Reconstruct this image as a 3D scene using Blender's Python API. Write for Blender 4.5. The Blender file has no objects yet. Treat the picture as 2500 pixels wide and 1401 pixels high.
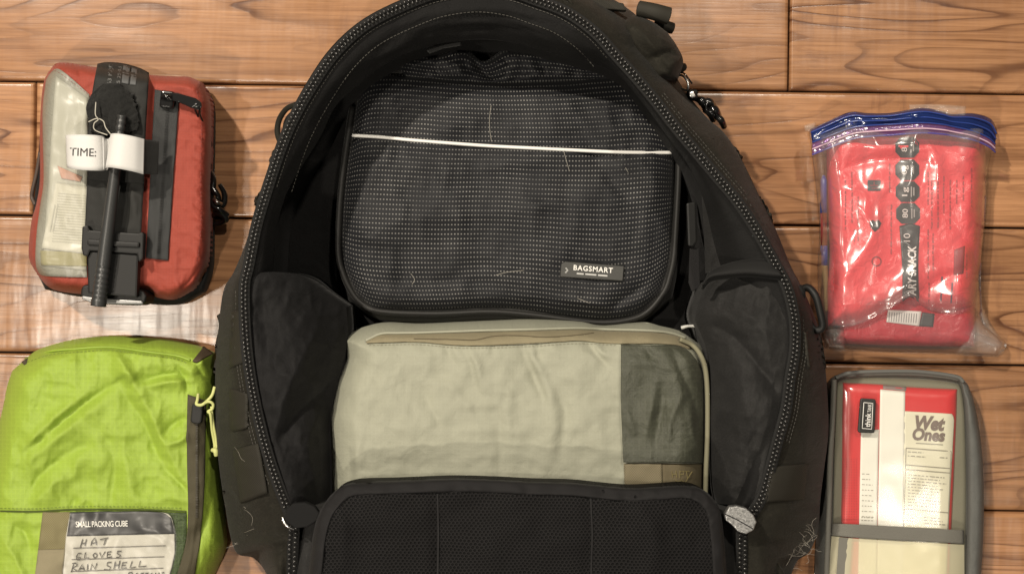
import bpy, bmesh, math, random
import numpy as np
from mathutils import Vector, Matrix
random.seed(7)
scene = bpy.context.scene
COL = scene.collection

# ------------------------------------------------------------------ camera, lamps, exposure
H = 1.10            # camera height over the floor (m)
S = 0.00033         # metres per photo pixel on the floor
CX, CY = 1250.0, 700.5
cd = bpy.data.cameras.new('camera'); cam = bpy.data.objects.new('camera', cd); COL.objects.link(cam)
cam.location = (0, 0, H); cd.sensor_width = 36.0; cd.lens = 36.0 * H / (2500 * S); cd.clip_start = 0.01; cd.clip_end = 50
scene.camera = cam

world = bpy.data.worlds.new('World'); scene.world = world; world.use_nodes = True
world.node_tree.nodes['Background'].inputs[0].default_value = (1.0, 0.90, 0.78, 1)
world.node_tree.nodes['Background'].inputs[1].default_value = 0.06

def ceiling_lamp(x, y, z, watts, r=0.055, col=(1.0, 0.90, 0.76)):
    l = bpy.data.lights.new('ceiling_lamp', 'AREA'); l.shape = 'DISK'; l.size = 2 * r
    l.energy = watts * 1.0; l.color = col
    o = bpy.data.objects.new('ceiling_lamp', l); COL.objects.link(o)
    o.location = (x, y, z)
    d = Vector((0, 0, 0)) - Vector((x, y, z)); d.x *= 0.5; d.y *= 0.5
    o.rotation_euler = d.to_track_quat('-Z', 'Y').to_euler()
ceiling_lamp(-0.97, -0.13, 2.4, 18)
ceiling_lamp(-1.15, 1.40, 2.4, 84)
ceiling_lamp(0.55, 1.20, 2.4, 26)
ceiling_lamp(-0.70, -1.30, 2.4, 27)
ceiling_lamp(1.02, -0.56, 2.4, 2)
scene.view_settings.view_transform = 'Standard'; scene.view_settings.look = 'None'
scene.view_settings.gamma = 1.0; scene.view_settings.use_curve_mapping = False
scene.view_settings.exposure = 0.05

# ------------------------------------------------------------------ geometry helpers
def W(px, py, z):
    f = S * (H - z) / H
    return ((px - CX) * f, (CY - py) * f, z)

def Wn(a):           # (...,3) of px,py,z -> world
    a = np.asarray(a, float); f = S * (H - a[..., 2]) / H
    return np.stack([(a[..., 0] - CX) * f, (CY - a[..., 1]) * f, a[..., 2]], -1)

def cr_eval(P, t):   # Catmull-Rom through rows of P, t in index units
    P = np.asarray(P, float); n = len(P)
    Q = np.vstack([2 * P[0] - P[1], P, 2 * P[-1] - P[-2]])
    i = np.clip(np.floor(t).astype(int), 0, n - 2); f = (t - i)[:, None]
    p0, p1, p2, p3 = Q[i], Q[i + 1], Q[i + 2], Q[i + 3]
    return 0.5 * (2 * p1 + (p2 - p0) * f + (2 * p0 - 5 * p1 + 4 * p2 - p3) * f ** 2 + (3 * p1 - p0 - 3 * p2 + p3) * f ** 3)

def cr_index(P, n):
    return cr_eval(P, np.linspace(0, len(P) - 1, n))

def cr_len(P, s):    # sample by arc length at fractions s
    P = np.asarray(P, float)
    if len(P) == 2:
        return P[0] + (P[1] - P[0]) * np.asarray(s)[:, None]
    d = cr_eval(P, np.linspace(0, len(P) - 1, 40 * len(P)))
    L = np.concatenate([[0], np.cumsum(np.linalg.norm(np.diff(d[:, :2], axis=0), axis=1))])
    return np.stack([np.interp(np.asarray(s) * L[-1], L, d[:, k]) for k in range(d.shape[1])], 1)

def hsh(ix, iy, seed):
    v = np.sin(ix * 127.1 + iy * 311.7 + seed * 74.7) * 43758.5453
    return v - np.floor(v)
def vnoise(x, y, seed=0):
    ix, iy = np.floor(x), np.floor(y); fx, fy = x - ix, y - iy
    fx = fx * fx * fx * (fx * (fx * 6 - 15) + 10); fy = fy * fy * fy * (fy * (fy * 6 - 15) + 10)
    a, b = hsh(ix, iy, seed), hsh(ix + 1, iy, seed); c, d = hsh(ix, iy + 1, seed), hsh(ix + 1, iy + 1, seed)
    return (a + (b - a) * fx) * (1 - fy) + (c + (d - c) * fx) * fy - 0.5
def fbm(x, y, seed=0, octs=3):
    r = 0; a = 1.0
    for k in range(octs):
        r = r + a * vnoise(x, y, seed + k * 13); x = x * 2.03; y = y * 2.03; a *= 0.5
    return r

def ridged(x, y, seed=0, octs=3):     # sharp crumple lines
    r = 0; a = 1.0
    for k in range(octs):
        r = r + a * (0.5 - np.abs(2 * vnoise(x + 3.1 * k, y - 1.7 * k, seed + k * 7))); x, y = x * 1.9 + y * 0.3, y * 1.9 - x * 0.3; a *= 0.5
    return r
def dist_poly(X, Y, pts):
    pts = np.asarray(pts, float); best = np.full(X.shape, 1e9); tt = np.zeros(X.shape); n = len(pts) - 1
    for k in range(n):
        a, b = pts[k], pts[k + 1]; ab = b - a; L = (ab @ ab) + 1e-9
        t = np.clip(((X - a[0]) * ab[0] + (Y - a[1]) * ab[1]) / L, 0, 1)
        d = np.hypot(X - a[0] - t * ab[0], Y - a[1] - t * ab[1]); m = d < best
        best[m] = d[m]; tt[m] = ((k + t) / n)[m]
    return best, tt
def creases(X, Y, lst):   # (points, width px, height mm) soft ridges and valleys
    z = np.zeros(X.shape)
    for pts, w, a in lst:
        if len(pts) > 2: pts = cr_index(pts, 4 * len(pts))
        d, t = dist_poly(X, Y, pts)
        z += a * 0.001 * np.exp(-(d / w) ** 1.35) * np.sin(np.pi * np.clip(t * 0.9 + 0.05, 0, 1)) ** 0.6
    return z

def finish(name, me, mat, parent, smooth=True, kind=None, label=None):
    if smooth:
        me.polygons.foreach_set('use_smooth', [True] * len(me.polygons))
    me.materials.append(mat)
    o = bpy.data.objects.new(name, me); COL.objects.link(o)
    if parent is not None:
        o.parent = parent
        if parent.type == 'EMPTY': o.matrix_parent_inverse = Matrix.Translation(-parent.location)
    if kind: o['kind'] = kind
    if label: o['label'] = label
    return o

def mesh_from(name, V, F, mat, parent, uv=None, smooth=True, **k):
    me = bpy.data.meshes.new(name)
    me.from_pydata([tuple(map(float, v)) for v in V], [], F); me.update()
    if uv is not None:
        l = me.uv_layers.new(name='UVMap'); idx = np.zeros(len(me.loops), int); me.loops.foreach_get('vertex_index', idx)
        l.data.foreach_set('uv', np.asarray(uv, float)[idx].ravel())
    return finish(name, me, mat, parent, smooth, **k)

class Surf:
    def __init__(s, X, Y, Z): s.x, s.y, s.z = X.ravel(), Y.ravel(), Z.ravel()
    def at(s, px, py):
        px, py = np.atleast_1d(np.asarray(px, float)), np.atleast_1d(np.asarray(py, float))
        out = np.zeros(px.size)
        for a in range(0, px.size, 400):
            d = (px[a:a + 400, None] - s.x) ** 2 + (py[a:a + 400, None] - s.y) ** 2
            k = np.argpartition(d, 4, axis=1)[:, :4]; dd = np.take_along_axis(d, k, 1); w = 1 / (dd + 0.5)
            out[a:a + 400] = (s.z[k] * w).sum(1) / w.sum(1)
        return out
class Flat:
    def __init__(s, z): s.z0 = z
    def at(s, px, py): return np.full(np.size(px), s.z0)

def grid_obj(name, X, Y, Z, mat, parent, uv=None, base=None, inset=0.0, **k):
    """height surface over a pixel grid; base = z the rim is carried down to (closed underneath)"""
    nv, nu = X.shape
    V = Wn(np.stack([X, Y, Z], -1)).reshape(-1, 3); UV = (np.stack([X, Y], -1) / 100 if uv is None else uv).reshape(-1, 2)
    F = [(i * nu + j, (i + 1) * nu + j, (i + 1) * nu + j + 1, i * nu + j + 1) for i in range(nv - 1) for j in range(nu - 1)]
    if base is not None:
        loop = [j for j in range(nu)] + [i * nu + nu - 1 for i in range(1, nv)] + [(nv - 1) * nu + j for j in range(nu - 2, -1, -1)] + [i * nu for i in range(nv - 2, 0, -1)]
        B = V[loop].copy(); c = V.mean(0); n0 = len(V)
        M = B.copy(); M[:, 2] = B[:, 2] * 0.5 + base * 0.5
        B[:, :2] = B[:, :2] + (c[:2] - B[:, :2]) * inset; B[:, 2] = base
        V = np.vstack([V, M, B]); UV = np.vstack([UV, UV[loop], UV[loop]]); m = len(loop)
        for q in range(2):
            up = loop if q == 0 else list(range(n0, n0 + m)); lo = n0 + m * q
            for a in range(m):
                b = (a + 1) % m; F.append((up[a], up[b], lo + b, lo + a))
        F.append(tuple(range(n0 + m, n0 + 2 * m)))
    return mesh_from(name, V, F, mat, parent, UV, **k)

def espace(n, amt=0.6):
    t = np.linspace(0, 1, n); return t * (1 - amt) + (0.5 - 0.5 * np.cos(np.pi * t)) * amt

def coons(top, bot, left, right, nu, nv, amt=0.6):
    us, vs = espace(nu, amt), espace(nv, amt)
    T, B, L, R = cr_len(top, us), cr_len(bot, us), cr_len(left, vs), cr_len(right, vs)
    T, B, L, R = T[:, :2], B[:, :2], L[:, :2], R[:, :2]
    u, v = us[None, :, None], vs[:, None, None]
    Pq = (1 - v) * T[None] + v * B[None] + (1 - u) * L[:, None] + u * R[:, None] \
        - ((1 - u) * (1 - v) * T[0] + u * (1 - v) * T[-1] + (1 - u) * v * B[0] + u * v * B[-1])
    U, V = np.meshgrid(us, vs)
    return Pq[..., 0], Pq[..., 1], U, V
def edge_dist(X, Y, sides):
    d = np.full(X.shape, 1e9)
    for s in sides:
        dd, _ = dist_poly(X, Y, cr_len(s, np.linspace(0, 1, 40))[:, :2]); d = np.minimum(d, dd)
    return d
def dome(d, r, p=2.2):
    return (1 - (1 - np.clip(d / r, 0, 1)) ** p) ** (1 / p)

def pillow(name, sides, z0, h, r, mat, parent, nu=70, nv=70, p=2.2, wr=None, noise=0.0, nscale=90, seed=1, crumple=0.0, cscale=70, base=None, inset=0.02, uvgrid=None, zadd=None, amt=0.6, **k):
    X, Y, U, V = coons(*sides, nu, nv, amt)
    d = edge_dist(X, Y, sides); e = dome(d, r, p); Z = z0 + h * e
    soft = np.clip(d / (0.6 * r), 0, 1)
    if wr: Z = Z + creases(X, Y, wr) * soft
    if noise: Z = Z + noise * 0.001 * fbm(X / nscale, Y / nscale, seed, 4) * soft
    if crumple: Z = Z + crumple * 0.001 * ridged(X / cscale, Y / cscale, seed + 5) * soft
    if zadd is not None: Z = Z + zadd(X, Y, U, V)
    uv = None
    if uvgrid: uv = np.stack([U * uvgrid[0], V * uvgrid[1]], -1) / 100
    o = grid_obj(name, X, Y, Z, mat, parent, uv, base, inset, **k)
    return o, Surf(X, Y, Z)

def loft(name, rails, n, sub, mat, parent, disp=None, thick=None, index=True, **k):
    R = np.stack([cr_index(r, n) if index else cr_len(r, np.linspace(0, 1, n)) for r in rails])     # (m,n,3)
    m = R.shape[0]; t = np.linspace(0, m - 1, (m - 1) * sub + 1)
    G = np.stack([cr_eval(R[:, j], t) if m > 2 else R[0, j] + (R[1, j] - R[0, j]) * t[:, None] for j in range(n)], 1)
    if disp is not None: G[..., 2] += disp(G[..., 0], G[..., 1])
    X, Y, Z = G[..., 0], G[..., 1], G[..., 2]
    Vv = Wn(G).reshape(-1, 3); nu = n; nv = G.shape[0]
    F = [(i * nu + j, (i + 1) * nu + j, (i + 1) * nu + j + 1, i * nu + j + 1) for i in range(nv - 1) for j in range(nu - 1)]
    o = mesh_from(name, Vv, F, mat, parent, np.stack([X, Y], -1).reshape(-1, 2) / 100, **k)
    if thick:
        md = o.modifiers.new('thickness', 'SOLIDIFY'); md.thickness = thick; md.offset = -1
    return o, Surf(X, Y, Z)

def tube_vf(P, r, ns=8, v0=0):
    P = np.asarray(P, float); n = len(P); r = np.broadcast_to(np.asarray(r, float), (n,))
    T = np.gradient(P, axis=0); T /= np.linalg.norm(T, axis=1)[:, None] + 1e-12
    up = np.array([0, 0, 1.0]); V = []; F = []
    prev = None
    for i in range(n):
        a = np.cross(T[i], up if abs(T[i][2]) < 0.95 else np.array([1.0, 0, 0])) if prev is None else prev - T[i] * (prev @ T[i])
        a /= np.linalg.norm(a) + 1e-12; prev = a; b = np.cross(T[i], a)
        for q in range(ns):
            an = 2 * math.pi * q / ns; V.append(P[i] + r[i] * (math.cos(an) * a + math.sin(an) * b))
    for i in range(n - 1):
        for q in range(ns):
            q2 = (q + 1) % ns; F.append((v0 + i * ns + q, v0 + i * ns + q2, v0 + (i + 1) * ns + q2, v0 + (i + 1) * ns + q))
    F.append(tuple(v0 + q for q in range(ns))[::-1]); F.append(tuple(v0 + (n - 1) * ns + q for q in range(ns)))
    return V, F
def tube(name, pts, rpx, mat, parent, n=None, ns=8, smoothpath=True, **k):
    pts = np.asarray(pts, float)
    if smoothpath and len(pts) > 2:
        if np.ndim(rpx): rr = np.interp(np.linspace(0, len(pts) - 1, n or 8 * len(pts)), np.arange(len(pts)), rpx); rpx = rr
        pts = cr_index(pts, n or 8 * len(pts))
    rw = np.asarray(rpx, float) * S * (H - pts[:, 2]) / H
    V, F = tube_vf(Wn(pts), rw, ns)
    return mesh_from(name, V, F, mat, parent, np.zeros((len(V), 2)), **k)
def tubes(name, paths, rpx, mat, parent, ns=5, **k):   # many thin fibres in one mesh
    V, F = [], []
    for p in paths:
        p = np.asarray(p, float); p = cr_index(p, 6 * len(p)) if len(p) > 2 else p
        v, f = tube_vf(Wn(p), np.full(len(p), rpx * S), ns, len(V)); V += v; F += f
    return mesh_from(name, V, F, mat, parent, np.zeros((len(V), 2)), **k)

def plate(name, outline, z0, z1, mat, parent, bevel=0.0, seg=2, tilt=None, **k):
    """solid slab with the given pixel outline, bevelled"""
    bm = bmesh.new(); vs = [bm.verts.new(W(x, y, z1 if tilt is None else z1 + tilt(x, y))) for x, y in outline]
    f = bm.faces.new(vs)
    if f.calc_area() and f.normal.z < 0 or (f.normal_update() or f.normal.z < 0): f.normal_flip()
    r = bmesh.ops.extrude_face_region(bm, geom=[f]); nv = [g for g in r['geom'] if isinstance(g, bmesh.types.BMVert)]
    for v in nv: v.co.z += (z0 - z1)
    bmesh.ops.recalc_face_normals(bm, faces=bm.faces)
    if bevel:
        bmesh.ops.bevel(bm, geom=list(bm.edges), offset=bevel, segments=seg, affect='EDGES', profile=0.6)
    me = bpy.data.meshes.new(name); bm.to_mesh(me); bm.free()
    uvl = me.uv_layers.new(name='UVMap')
    for lp in me.loops:
        c = me.vertices[lp.vertex_index].co; fz = S * (H - c.z) / H
        uvl.data[lp.index].uv = ((c.x / fz + CX) / 100, (CY - c.y / fz) / 100)
    o = finish(name, me, mat, parent, False, **k)
    return o
def rrect(x0, y0, x1, y1, r, rot=0, n=5):
    pts = []
    for cx, cy, a0 in ((x1 - r, y0 + r, -90), (x1 - r, y1 - r, 0), (x0 + r, y1 - r, 90), (x0 + r, y0 + r, 180)):
        for i in range(n + 1):
            a = math.radians(a0 + 90 * i / n); pts.append((cx + r * math.cos(a), cy + r * math.sin(a)))
    if rot:
        mx, my = (x0 + x1) / 2, (y0 + y1) / 2; c, s = math.cos(math.radians(rot)), math.sin(math.radians(rot))
        pts = [(mx + (x - mx) * c - (y - my) * s, my + (x - mx) * s + (y - my) * c) for x, y in pts]
    return pts
def ellipse(cx, cy, a, b, n=28, rot=0):
    c, s = math.cos(math.radians(rot)), math.sin(math.radians(rot))
    return [(cx + a * math.cos(t) * c - b * math.sin(t) * s, cy + a * math.cos(t) * s + b * math.sin(t) * c) for t in np.linspace(0, 2 * math.pi, n, endpoint=False)]

def quad(tl, tr, br, bl): return ([tl, tr], [bl, br], [tl, bl], [tr, br])
def decal(name, surf, sides, lift, mat, parent, nu=16, nv=16, thick=0.0008, uvgrid=None, zadd=None, **k):
    """thin sheet lying on a surface"""
    X, Y, U, V = coons(*sides, nu, nv, 0.2)
    Z = surf.at(X.ravel(), Y.ravel()).reshape(X.shape) + lift
    if zadd is not None: Z = Z + zadd(X, Y, U, V)
    uv = np.stack([U * uvgrid[0], V * uvgrid[1]], -1) / 100 if uvgrid else None
    o = grid_obj(name, X, Y, Z, mat, parent, uv, **k)
    if thick:
        md = o.modifiers.new('thickness', 'SOLIDIFY'); md.thickness = thick; md.offset = -1
    return o, Surf(X, Y, Z)
def poly_decal(name, surf, outline, lift, mat, parent, **k):
    bm = bmesh.new(); f = bm.faces.new([bm.verts.new((x, -y, 0)) for x, y in outline])
    bmesh.ops.triangulate(bm, faces=[f]); bmesh.ops.subdivide_edges(bm, edges=list(bm.edges), cuts=2, use_grid_fill=True)
    bmesh.ops.recalc_face_normals(bm, faces=bm.faces)
    if sum(f.normal.z for f in bm.faces) < 0: bmesh.ops.reverse_faces(bm, faces=bm.faces)
    P = np.array([(v.co.x, -v.co.y) for v in bm.verts]); bm.verts.index_update(); F = [tuple(v.index for v in f.verts) for f in bm.faces]; bm.free()
    Z = surf.at(P[:, 0], P[:, 1]) + lift
    return mesh_from(name, Wn(np.column_stack([P, Z])), F, mat, parent, P / 100, **k)
def strokes(name, surf, lines, wpx, lift, mat, parent, smoothpath=False, **k):
    """flat ink lines on a surface, one mesh"""
    V, F, UV = [], [], []
    for ln in lines:
        p = np.asarray(ln, float)
        w = wpx
        if p.shape[1] == 3: w = p[0, 2]; p = p[:, :2]
        if smoothpath and len(p) > 2: p = cr_index(p, 5 * len(p))
        else:
            q = [p[0]]
            for a, b in zip(p[:-1], p[1:]):
                m = max(1, int(np.hypot(*(b - a)) / 14))
                for j in range(1, m + 1): q.append(a + (b - a) * j / m)
            p = np.array(q)
        t = np.gradient(p, axis=0); t /= np.linalg.norm(t, axis=1)[:, None] + 1e-9
        nn = np.stack([-t[:, 1], t[:, 0]], 1) * w / 2
        A, B = p + nn, p - nn; Z = surf.at(p[:, 0], p[:, 1]) + lift
        v0 = len(V)
        for a, b, z in zip(A, B, Z): V += [W(a[0], a[1], z), W(b[0], b[1], z)]; UV += [(0, 0), (0, 0)]
        for j in range(len(p) - 1): F.append((v0 + 2 * j + 1, v0 + 2 * j, v0 + 2 * j + 2, v0 + 2 * j + 3))
    return mesh_from(name, V, F, mat, parent, UV, **k)
def text(name, surf, s, x, y, w, h, mat, parent, rot=0, lift=0.0004, bold=0.0, shear=0.0, spacing=1.0, **k):
    """lettering laid on a surface; (x,y) = left end of the baseline, rot counter-clockwise in degrees"""
    c = bpy.data.curves.new('txt', 'FONT'); c.body = s; c.size = 1; c.offset = bold; c.shear = shear; c.space_character = spacing
    c.resolution_u = 3
    o = bpy.data.objects.new('txt', c); COL.objects.link(o); bpy.context.view_layer.update()
    me = bpy.data.meshes.new_from_object(o.evaluated_get(bpy.context.evaluated_depsgraph_get()))
    bpy.data.objects.remove(o)
    P = np.array([v.co[:2] for v in me.vertices]); F = [tuple(p.vertices) for p in me.polygons]
    bpy.data.meshes.remove(me)
    lo, hi = P.min(0), P.max(0); q = (P - [lo[0], 0]) / [hi[0] - lo[0], hi[1]] * [w, h]
    a = math.radians(rot); X = x + q[:, 0] * math.cos(a) - q[:, 1] * math.sin(a); Y = y - q[:, 0] * math.sin(a) - q[:, 1] * math.cos(a)
    Z = surf.at(X, Y) + lift
    return mesh_from(name, Wn(np.column_stack([X, Y, Z])), F, mat, parent, np.zeros((len(X), 2)), smooth=False, **k)

def thing(name, label, cat, px, py, z=0.0, group=None):
    o = bpy.data.objects.new(name, None); COL.objects.link(o); o.empty_display_size = 0.02; o.location = W(px, py, z)
    o['label'] = label; o['category'] = cat
    if group: o['group'] = group
    return o

# ------------------------------------------------------------------ materials
class NT:
    def __init__(s, name):
        s.m = bpy.data.materials.new(name); s.m.use_nodes = True; s.t = s.m.node_tree; s.b = s.t.nodes['Principled BSDF']; s.out = s.t.nodes['Material Output']
    def n(s, typ, **kw):
        d = s.t.nodes.new('ShaderNode' + typ)
        for k, v in kw.items():
            if k in ('i',): continue
            setattr(d, k, v)
        for k, v in (kw.get('i') or {}).items():
            if isinstance(v, bpy.types.NodeSocket): s.t.links.new(v, d.inputs[k])
            else: d.inputs[k].default_value = v
        return d
    def L(s, a, b): s.t.links.new(a, b)
    def math(s, op, a, b=0.0, c=0.0, clamp=False):
        d = s.t.nodes.new('ShaderNodeMath'); d.operation = op; d.use_clamp = clamp
        for k, v in enumerate((a, b, c)):
            if isinstance(v, bpy.types.NodeSocket): s.t.links.new(v, d.inputs[k])
            else: d.inputs[k].default_value = v
        return d.outputs[0]
    def mix(s, f, a, b, mode='MIX'):
        d = s.t.nodes.new('ShaderNodeMix'); d.data_type = 'RGBA'; d.blend_type = mode
        for sock, v in ((d.inputs[0], f), (d.inputs[6], a), (d.inputs[7], b)):
            if isinstance(v, bpy.types.NodeSocket): s.t.links.new(v, sock)
            else: sock.default_value = v if not isinstance(v, tuple) else (v + (1,))[:4]
        return d.outputs[2]
    def uvpx(s):   # UV in photo-pixel-sized units (0.33 mm)
        tc = s.n('TexCoord'); v = s.n('VectorMath', operation='SCALE', i={0: tc.outputs['UV'], 'Scale': 100.0}); return v.outputs[0]
    def noise(s, vec, scale, detail=3, rough=0.55, out='Fac', dist=0.0):
        return s.n('TexNoise', i={'Vector': vec, 'Scale': scale, 'Detail': detail, 'Roughness': rough, 'Distortion': dist}).outputs[out]
    def ramp(s, f, stops, interp='LINEAR'):
        d = s.n('ValToRGB', i={0: f}); cr = d.color_ramp; cr.interpolation = interp
        while len(cr.elements) < len(stops): cr.elements.new(0.5)
        for e, (p, c) in zip(cr.elements, stops): e.position = p; e.color = (c + (1,))[:4] if isinstance(c, tuple) else (c, c, c, 1)
        return d.outputs[0]
    def bump(s, h, strength=0.3, dist=0.001, normal=None):
        d = s.n('Bump', i={'Height': h, 'Strength': strength, 'Distance': dist})
        if normal is not None: s.L(normal, d.inputs['Normal'])
        return d.outputs[0]

def plain(name, col, rough=0.5, metal=0.0, spec=0.5, coat=0.0, var=0.12):
    t = NT(name); tc = t.n('TexCoord')
    nz = t.noise(tc.outputs['Object'], 900, 3)
    c = t.mix(nz, tuple(x * (1 - var) for x in col), tuple(min(1, x * (1 + var)) for x in col))
    t.L(c, t.b.inputs['Base Color']); t.b.inputs['Roughness'].default_value = rough; t.b.inputs['Metallic'].default_value = metal
    t.b.inputs['Specular IOR Level'].default_value = spec; t.b.inputs['Coat Weight'].default_value = coat
    return t.m

def fabric(name, col, rough=0.8, sheen=0.15, bump=0.5, rip=None, ripmul=1.25, mott=0.2, weave=3.2, spec=0.3, dust=0.0, dustcol=(0.3, 0.27, 0.2), wr=0.0, wscale=0.03, grain=0.3):
    t = NT(name); uv = t.uvpx()
    big = t.noise(uv, 0.018, 4); fine = t.ramp(t.noise(uv, grain, 2, 0.75), [(0.25, 0.0), (0.75, 1.0)])
    f = t.math('ADD', t.math('MULTIPLY', big, 0.55), t.math('MULTIPLY', fine, 0.45))
    c = t.mix(f, tuple(x * (1 - mott) for x in col), tuple(min(1, x * (1 + mott)) for x in col))
    sp = t.n('SeparateXYZ', i={0: uv})
    wx = t.math('SINE', t.math('MULTIPLY', sp.outputs[0], 2 * math.pi / weave)); wy = t.math('SINE', t.math('MULTIPLY', sp.outputs[1], 2 * math.pi / weave))
    h = t.math('ADD', t.math('MULTIPLY', t.math('MULTIPLY', wx, wy), 0.5), t.math('MULTIPLY', fine, 1.2))
    if rip:
        def line(o):
            fr = t.math('FRACT', t.math('DIVIDE', o, rip)); return t.math('LESS_THAN', t.math('ABSOLUTE', t.math('SUBTRACT', fr, 0.5)), 0.11)
        g = t.math('MAXIMUM', line(sp.outputs[0]), line(sp.outputs[1]))
        g = t.math('MULTIPLY', g, t.math('MULTIPLY', t.noise(uv, 0.12, 2), 1.5, clamp=True))
        c = t.mix(g, c, t.mix(1.0, c, tuple(ripmul for _ in range(3)), 'MULTIPLY')); h = t.math('ADD', h, t.math('MULTIPLY', g, 0.4))
    if dust:
        dn = t.ramp(t.noise(uv, 0.05, 6, 0.75), [(0.52, 0.0), (0.8, dust)])
        c = t.mix(dn, c, dustcol)
    t.L(c, t.b.inputs['Base Color']); t.b.inputs['Roughness'].default_value = rough
    t.b.inputs['Sheen Weight'].default_value = sheen; t.b.inputs['Sheen Roughness'].default_value = 0.4; t.b.inputs['Specular IOR Level'].default_value = spec
    nrm = t.bump(h, bump, 0.0003)
    if wr: nrm = t.bump(t.noise(uv, wscale, 3, 0.5, dist=0.8), wr, 0.006, nrm)
    t.L(nrm, t.b.inputs['Normal'])
    return t.m

def webbing(name, col, rough=0.75, along='x', pitch=6.0, dark=0.55):
    t = NT(name); uv = t.uvpx(); sp = t.n('SeparateXYZ', i={0: uv}); a, b = (0, 1) if along == 'x' else (1, 0)
    w1 = t.math('SINE', t.math('MULTIPLY', sp.outputs[a], 2 * math.pi / pitch)); w2 = t.math('SINE', t.math('MULTIPLY', sp.outputs[b], 2 * math.pi / (pitch * 1.15)))
    h = t.math('ADD', t.math('MULTIPLY', t.math('MULTIPLY', w1, w2), 0.5), 0.5)
    h = t.math('ADD', t.math('MULTIPLY', h, 0.7), t.math('MULTIPLY', t.noise(uv, 0.4, 3), 0.3))
    c = t.mix(h, tuple(x * dark for x in col), col); t.L(c, t.b.inputs['Base Color']); t.b.inputs['Roughness'].default_value = rough
    t.b.inputs['Specular IOR Level'].default_value = 0.3; t.L(t.bump(h, 0.6, 0.0005), t.b.inputs['Normal'])
    return t.m

def film(name, tint=(1, 1, 1), rough=0.07, crinkle=0.5, scale=0.03, haze=0.05, hazecol=(0.9, 0.88, 0.85), spec=1.0):
    t = NT(name); uv = t.uvpx()
    tr = t.n('BsdfTransparent', i={0: (tint + (1,))}); gl = t.n('BsdfGlossy', i={'Roughness': rough}); df = t.n('BsdfDiffuse', i={0: (hazecol + (1,))})
    n1 = t.noise(uv, scale, 3, 0.6, dist=1.5); v = t.n('TexVoronoi', feature='F1', i={'Vector': t.n('VectorMath', operation='ADD', i={0: uv, 1: t.n('VectorMath', operation='SCALE', i={0: t.noise(uv, 0.02, 3, out='Color'), 'Scale': 60.0}).outputs[0]}).outputs[0], 'Scale': scale * 1.1}).outputs['Distance']
    nrm = t.bump(t.math('ADD', t.math('MULTIPLY', n1, 0.8), t.math('MULTIPLY', v, 0.6)), crinkle, 0.008)
    t.L(nrm, gl.inputs['Normal'])
    lw = t.n('LayerWeight', i={0: 0.5}); t.L(nrm, lw.inputs['Normal'])
    fac = t.math('ADD', 0.05, t.math('MULTIPLY', t.math('POWER', lw.outputs['Facing'], 4.0), 0.7))
    m1 = t.n('MixShader', i={0: haze}); t.L(tr.outputs[0], m1.inputs[1]); t.L(df.outputs[0], m1.inputs[2])
    m2 = t.n('MixShader', i={0: t.math('MULTIPLY', fac, spec)}); t.L(m1.outputs[0], m2.inputs[1]); t.L(gl.outputs[0], m2.inputs[2])
    t.L(m2.outputs[0], t.out.inputs['Surface']); t.t.nodes.remove(t.b)
    return t.m

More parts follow.
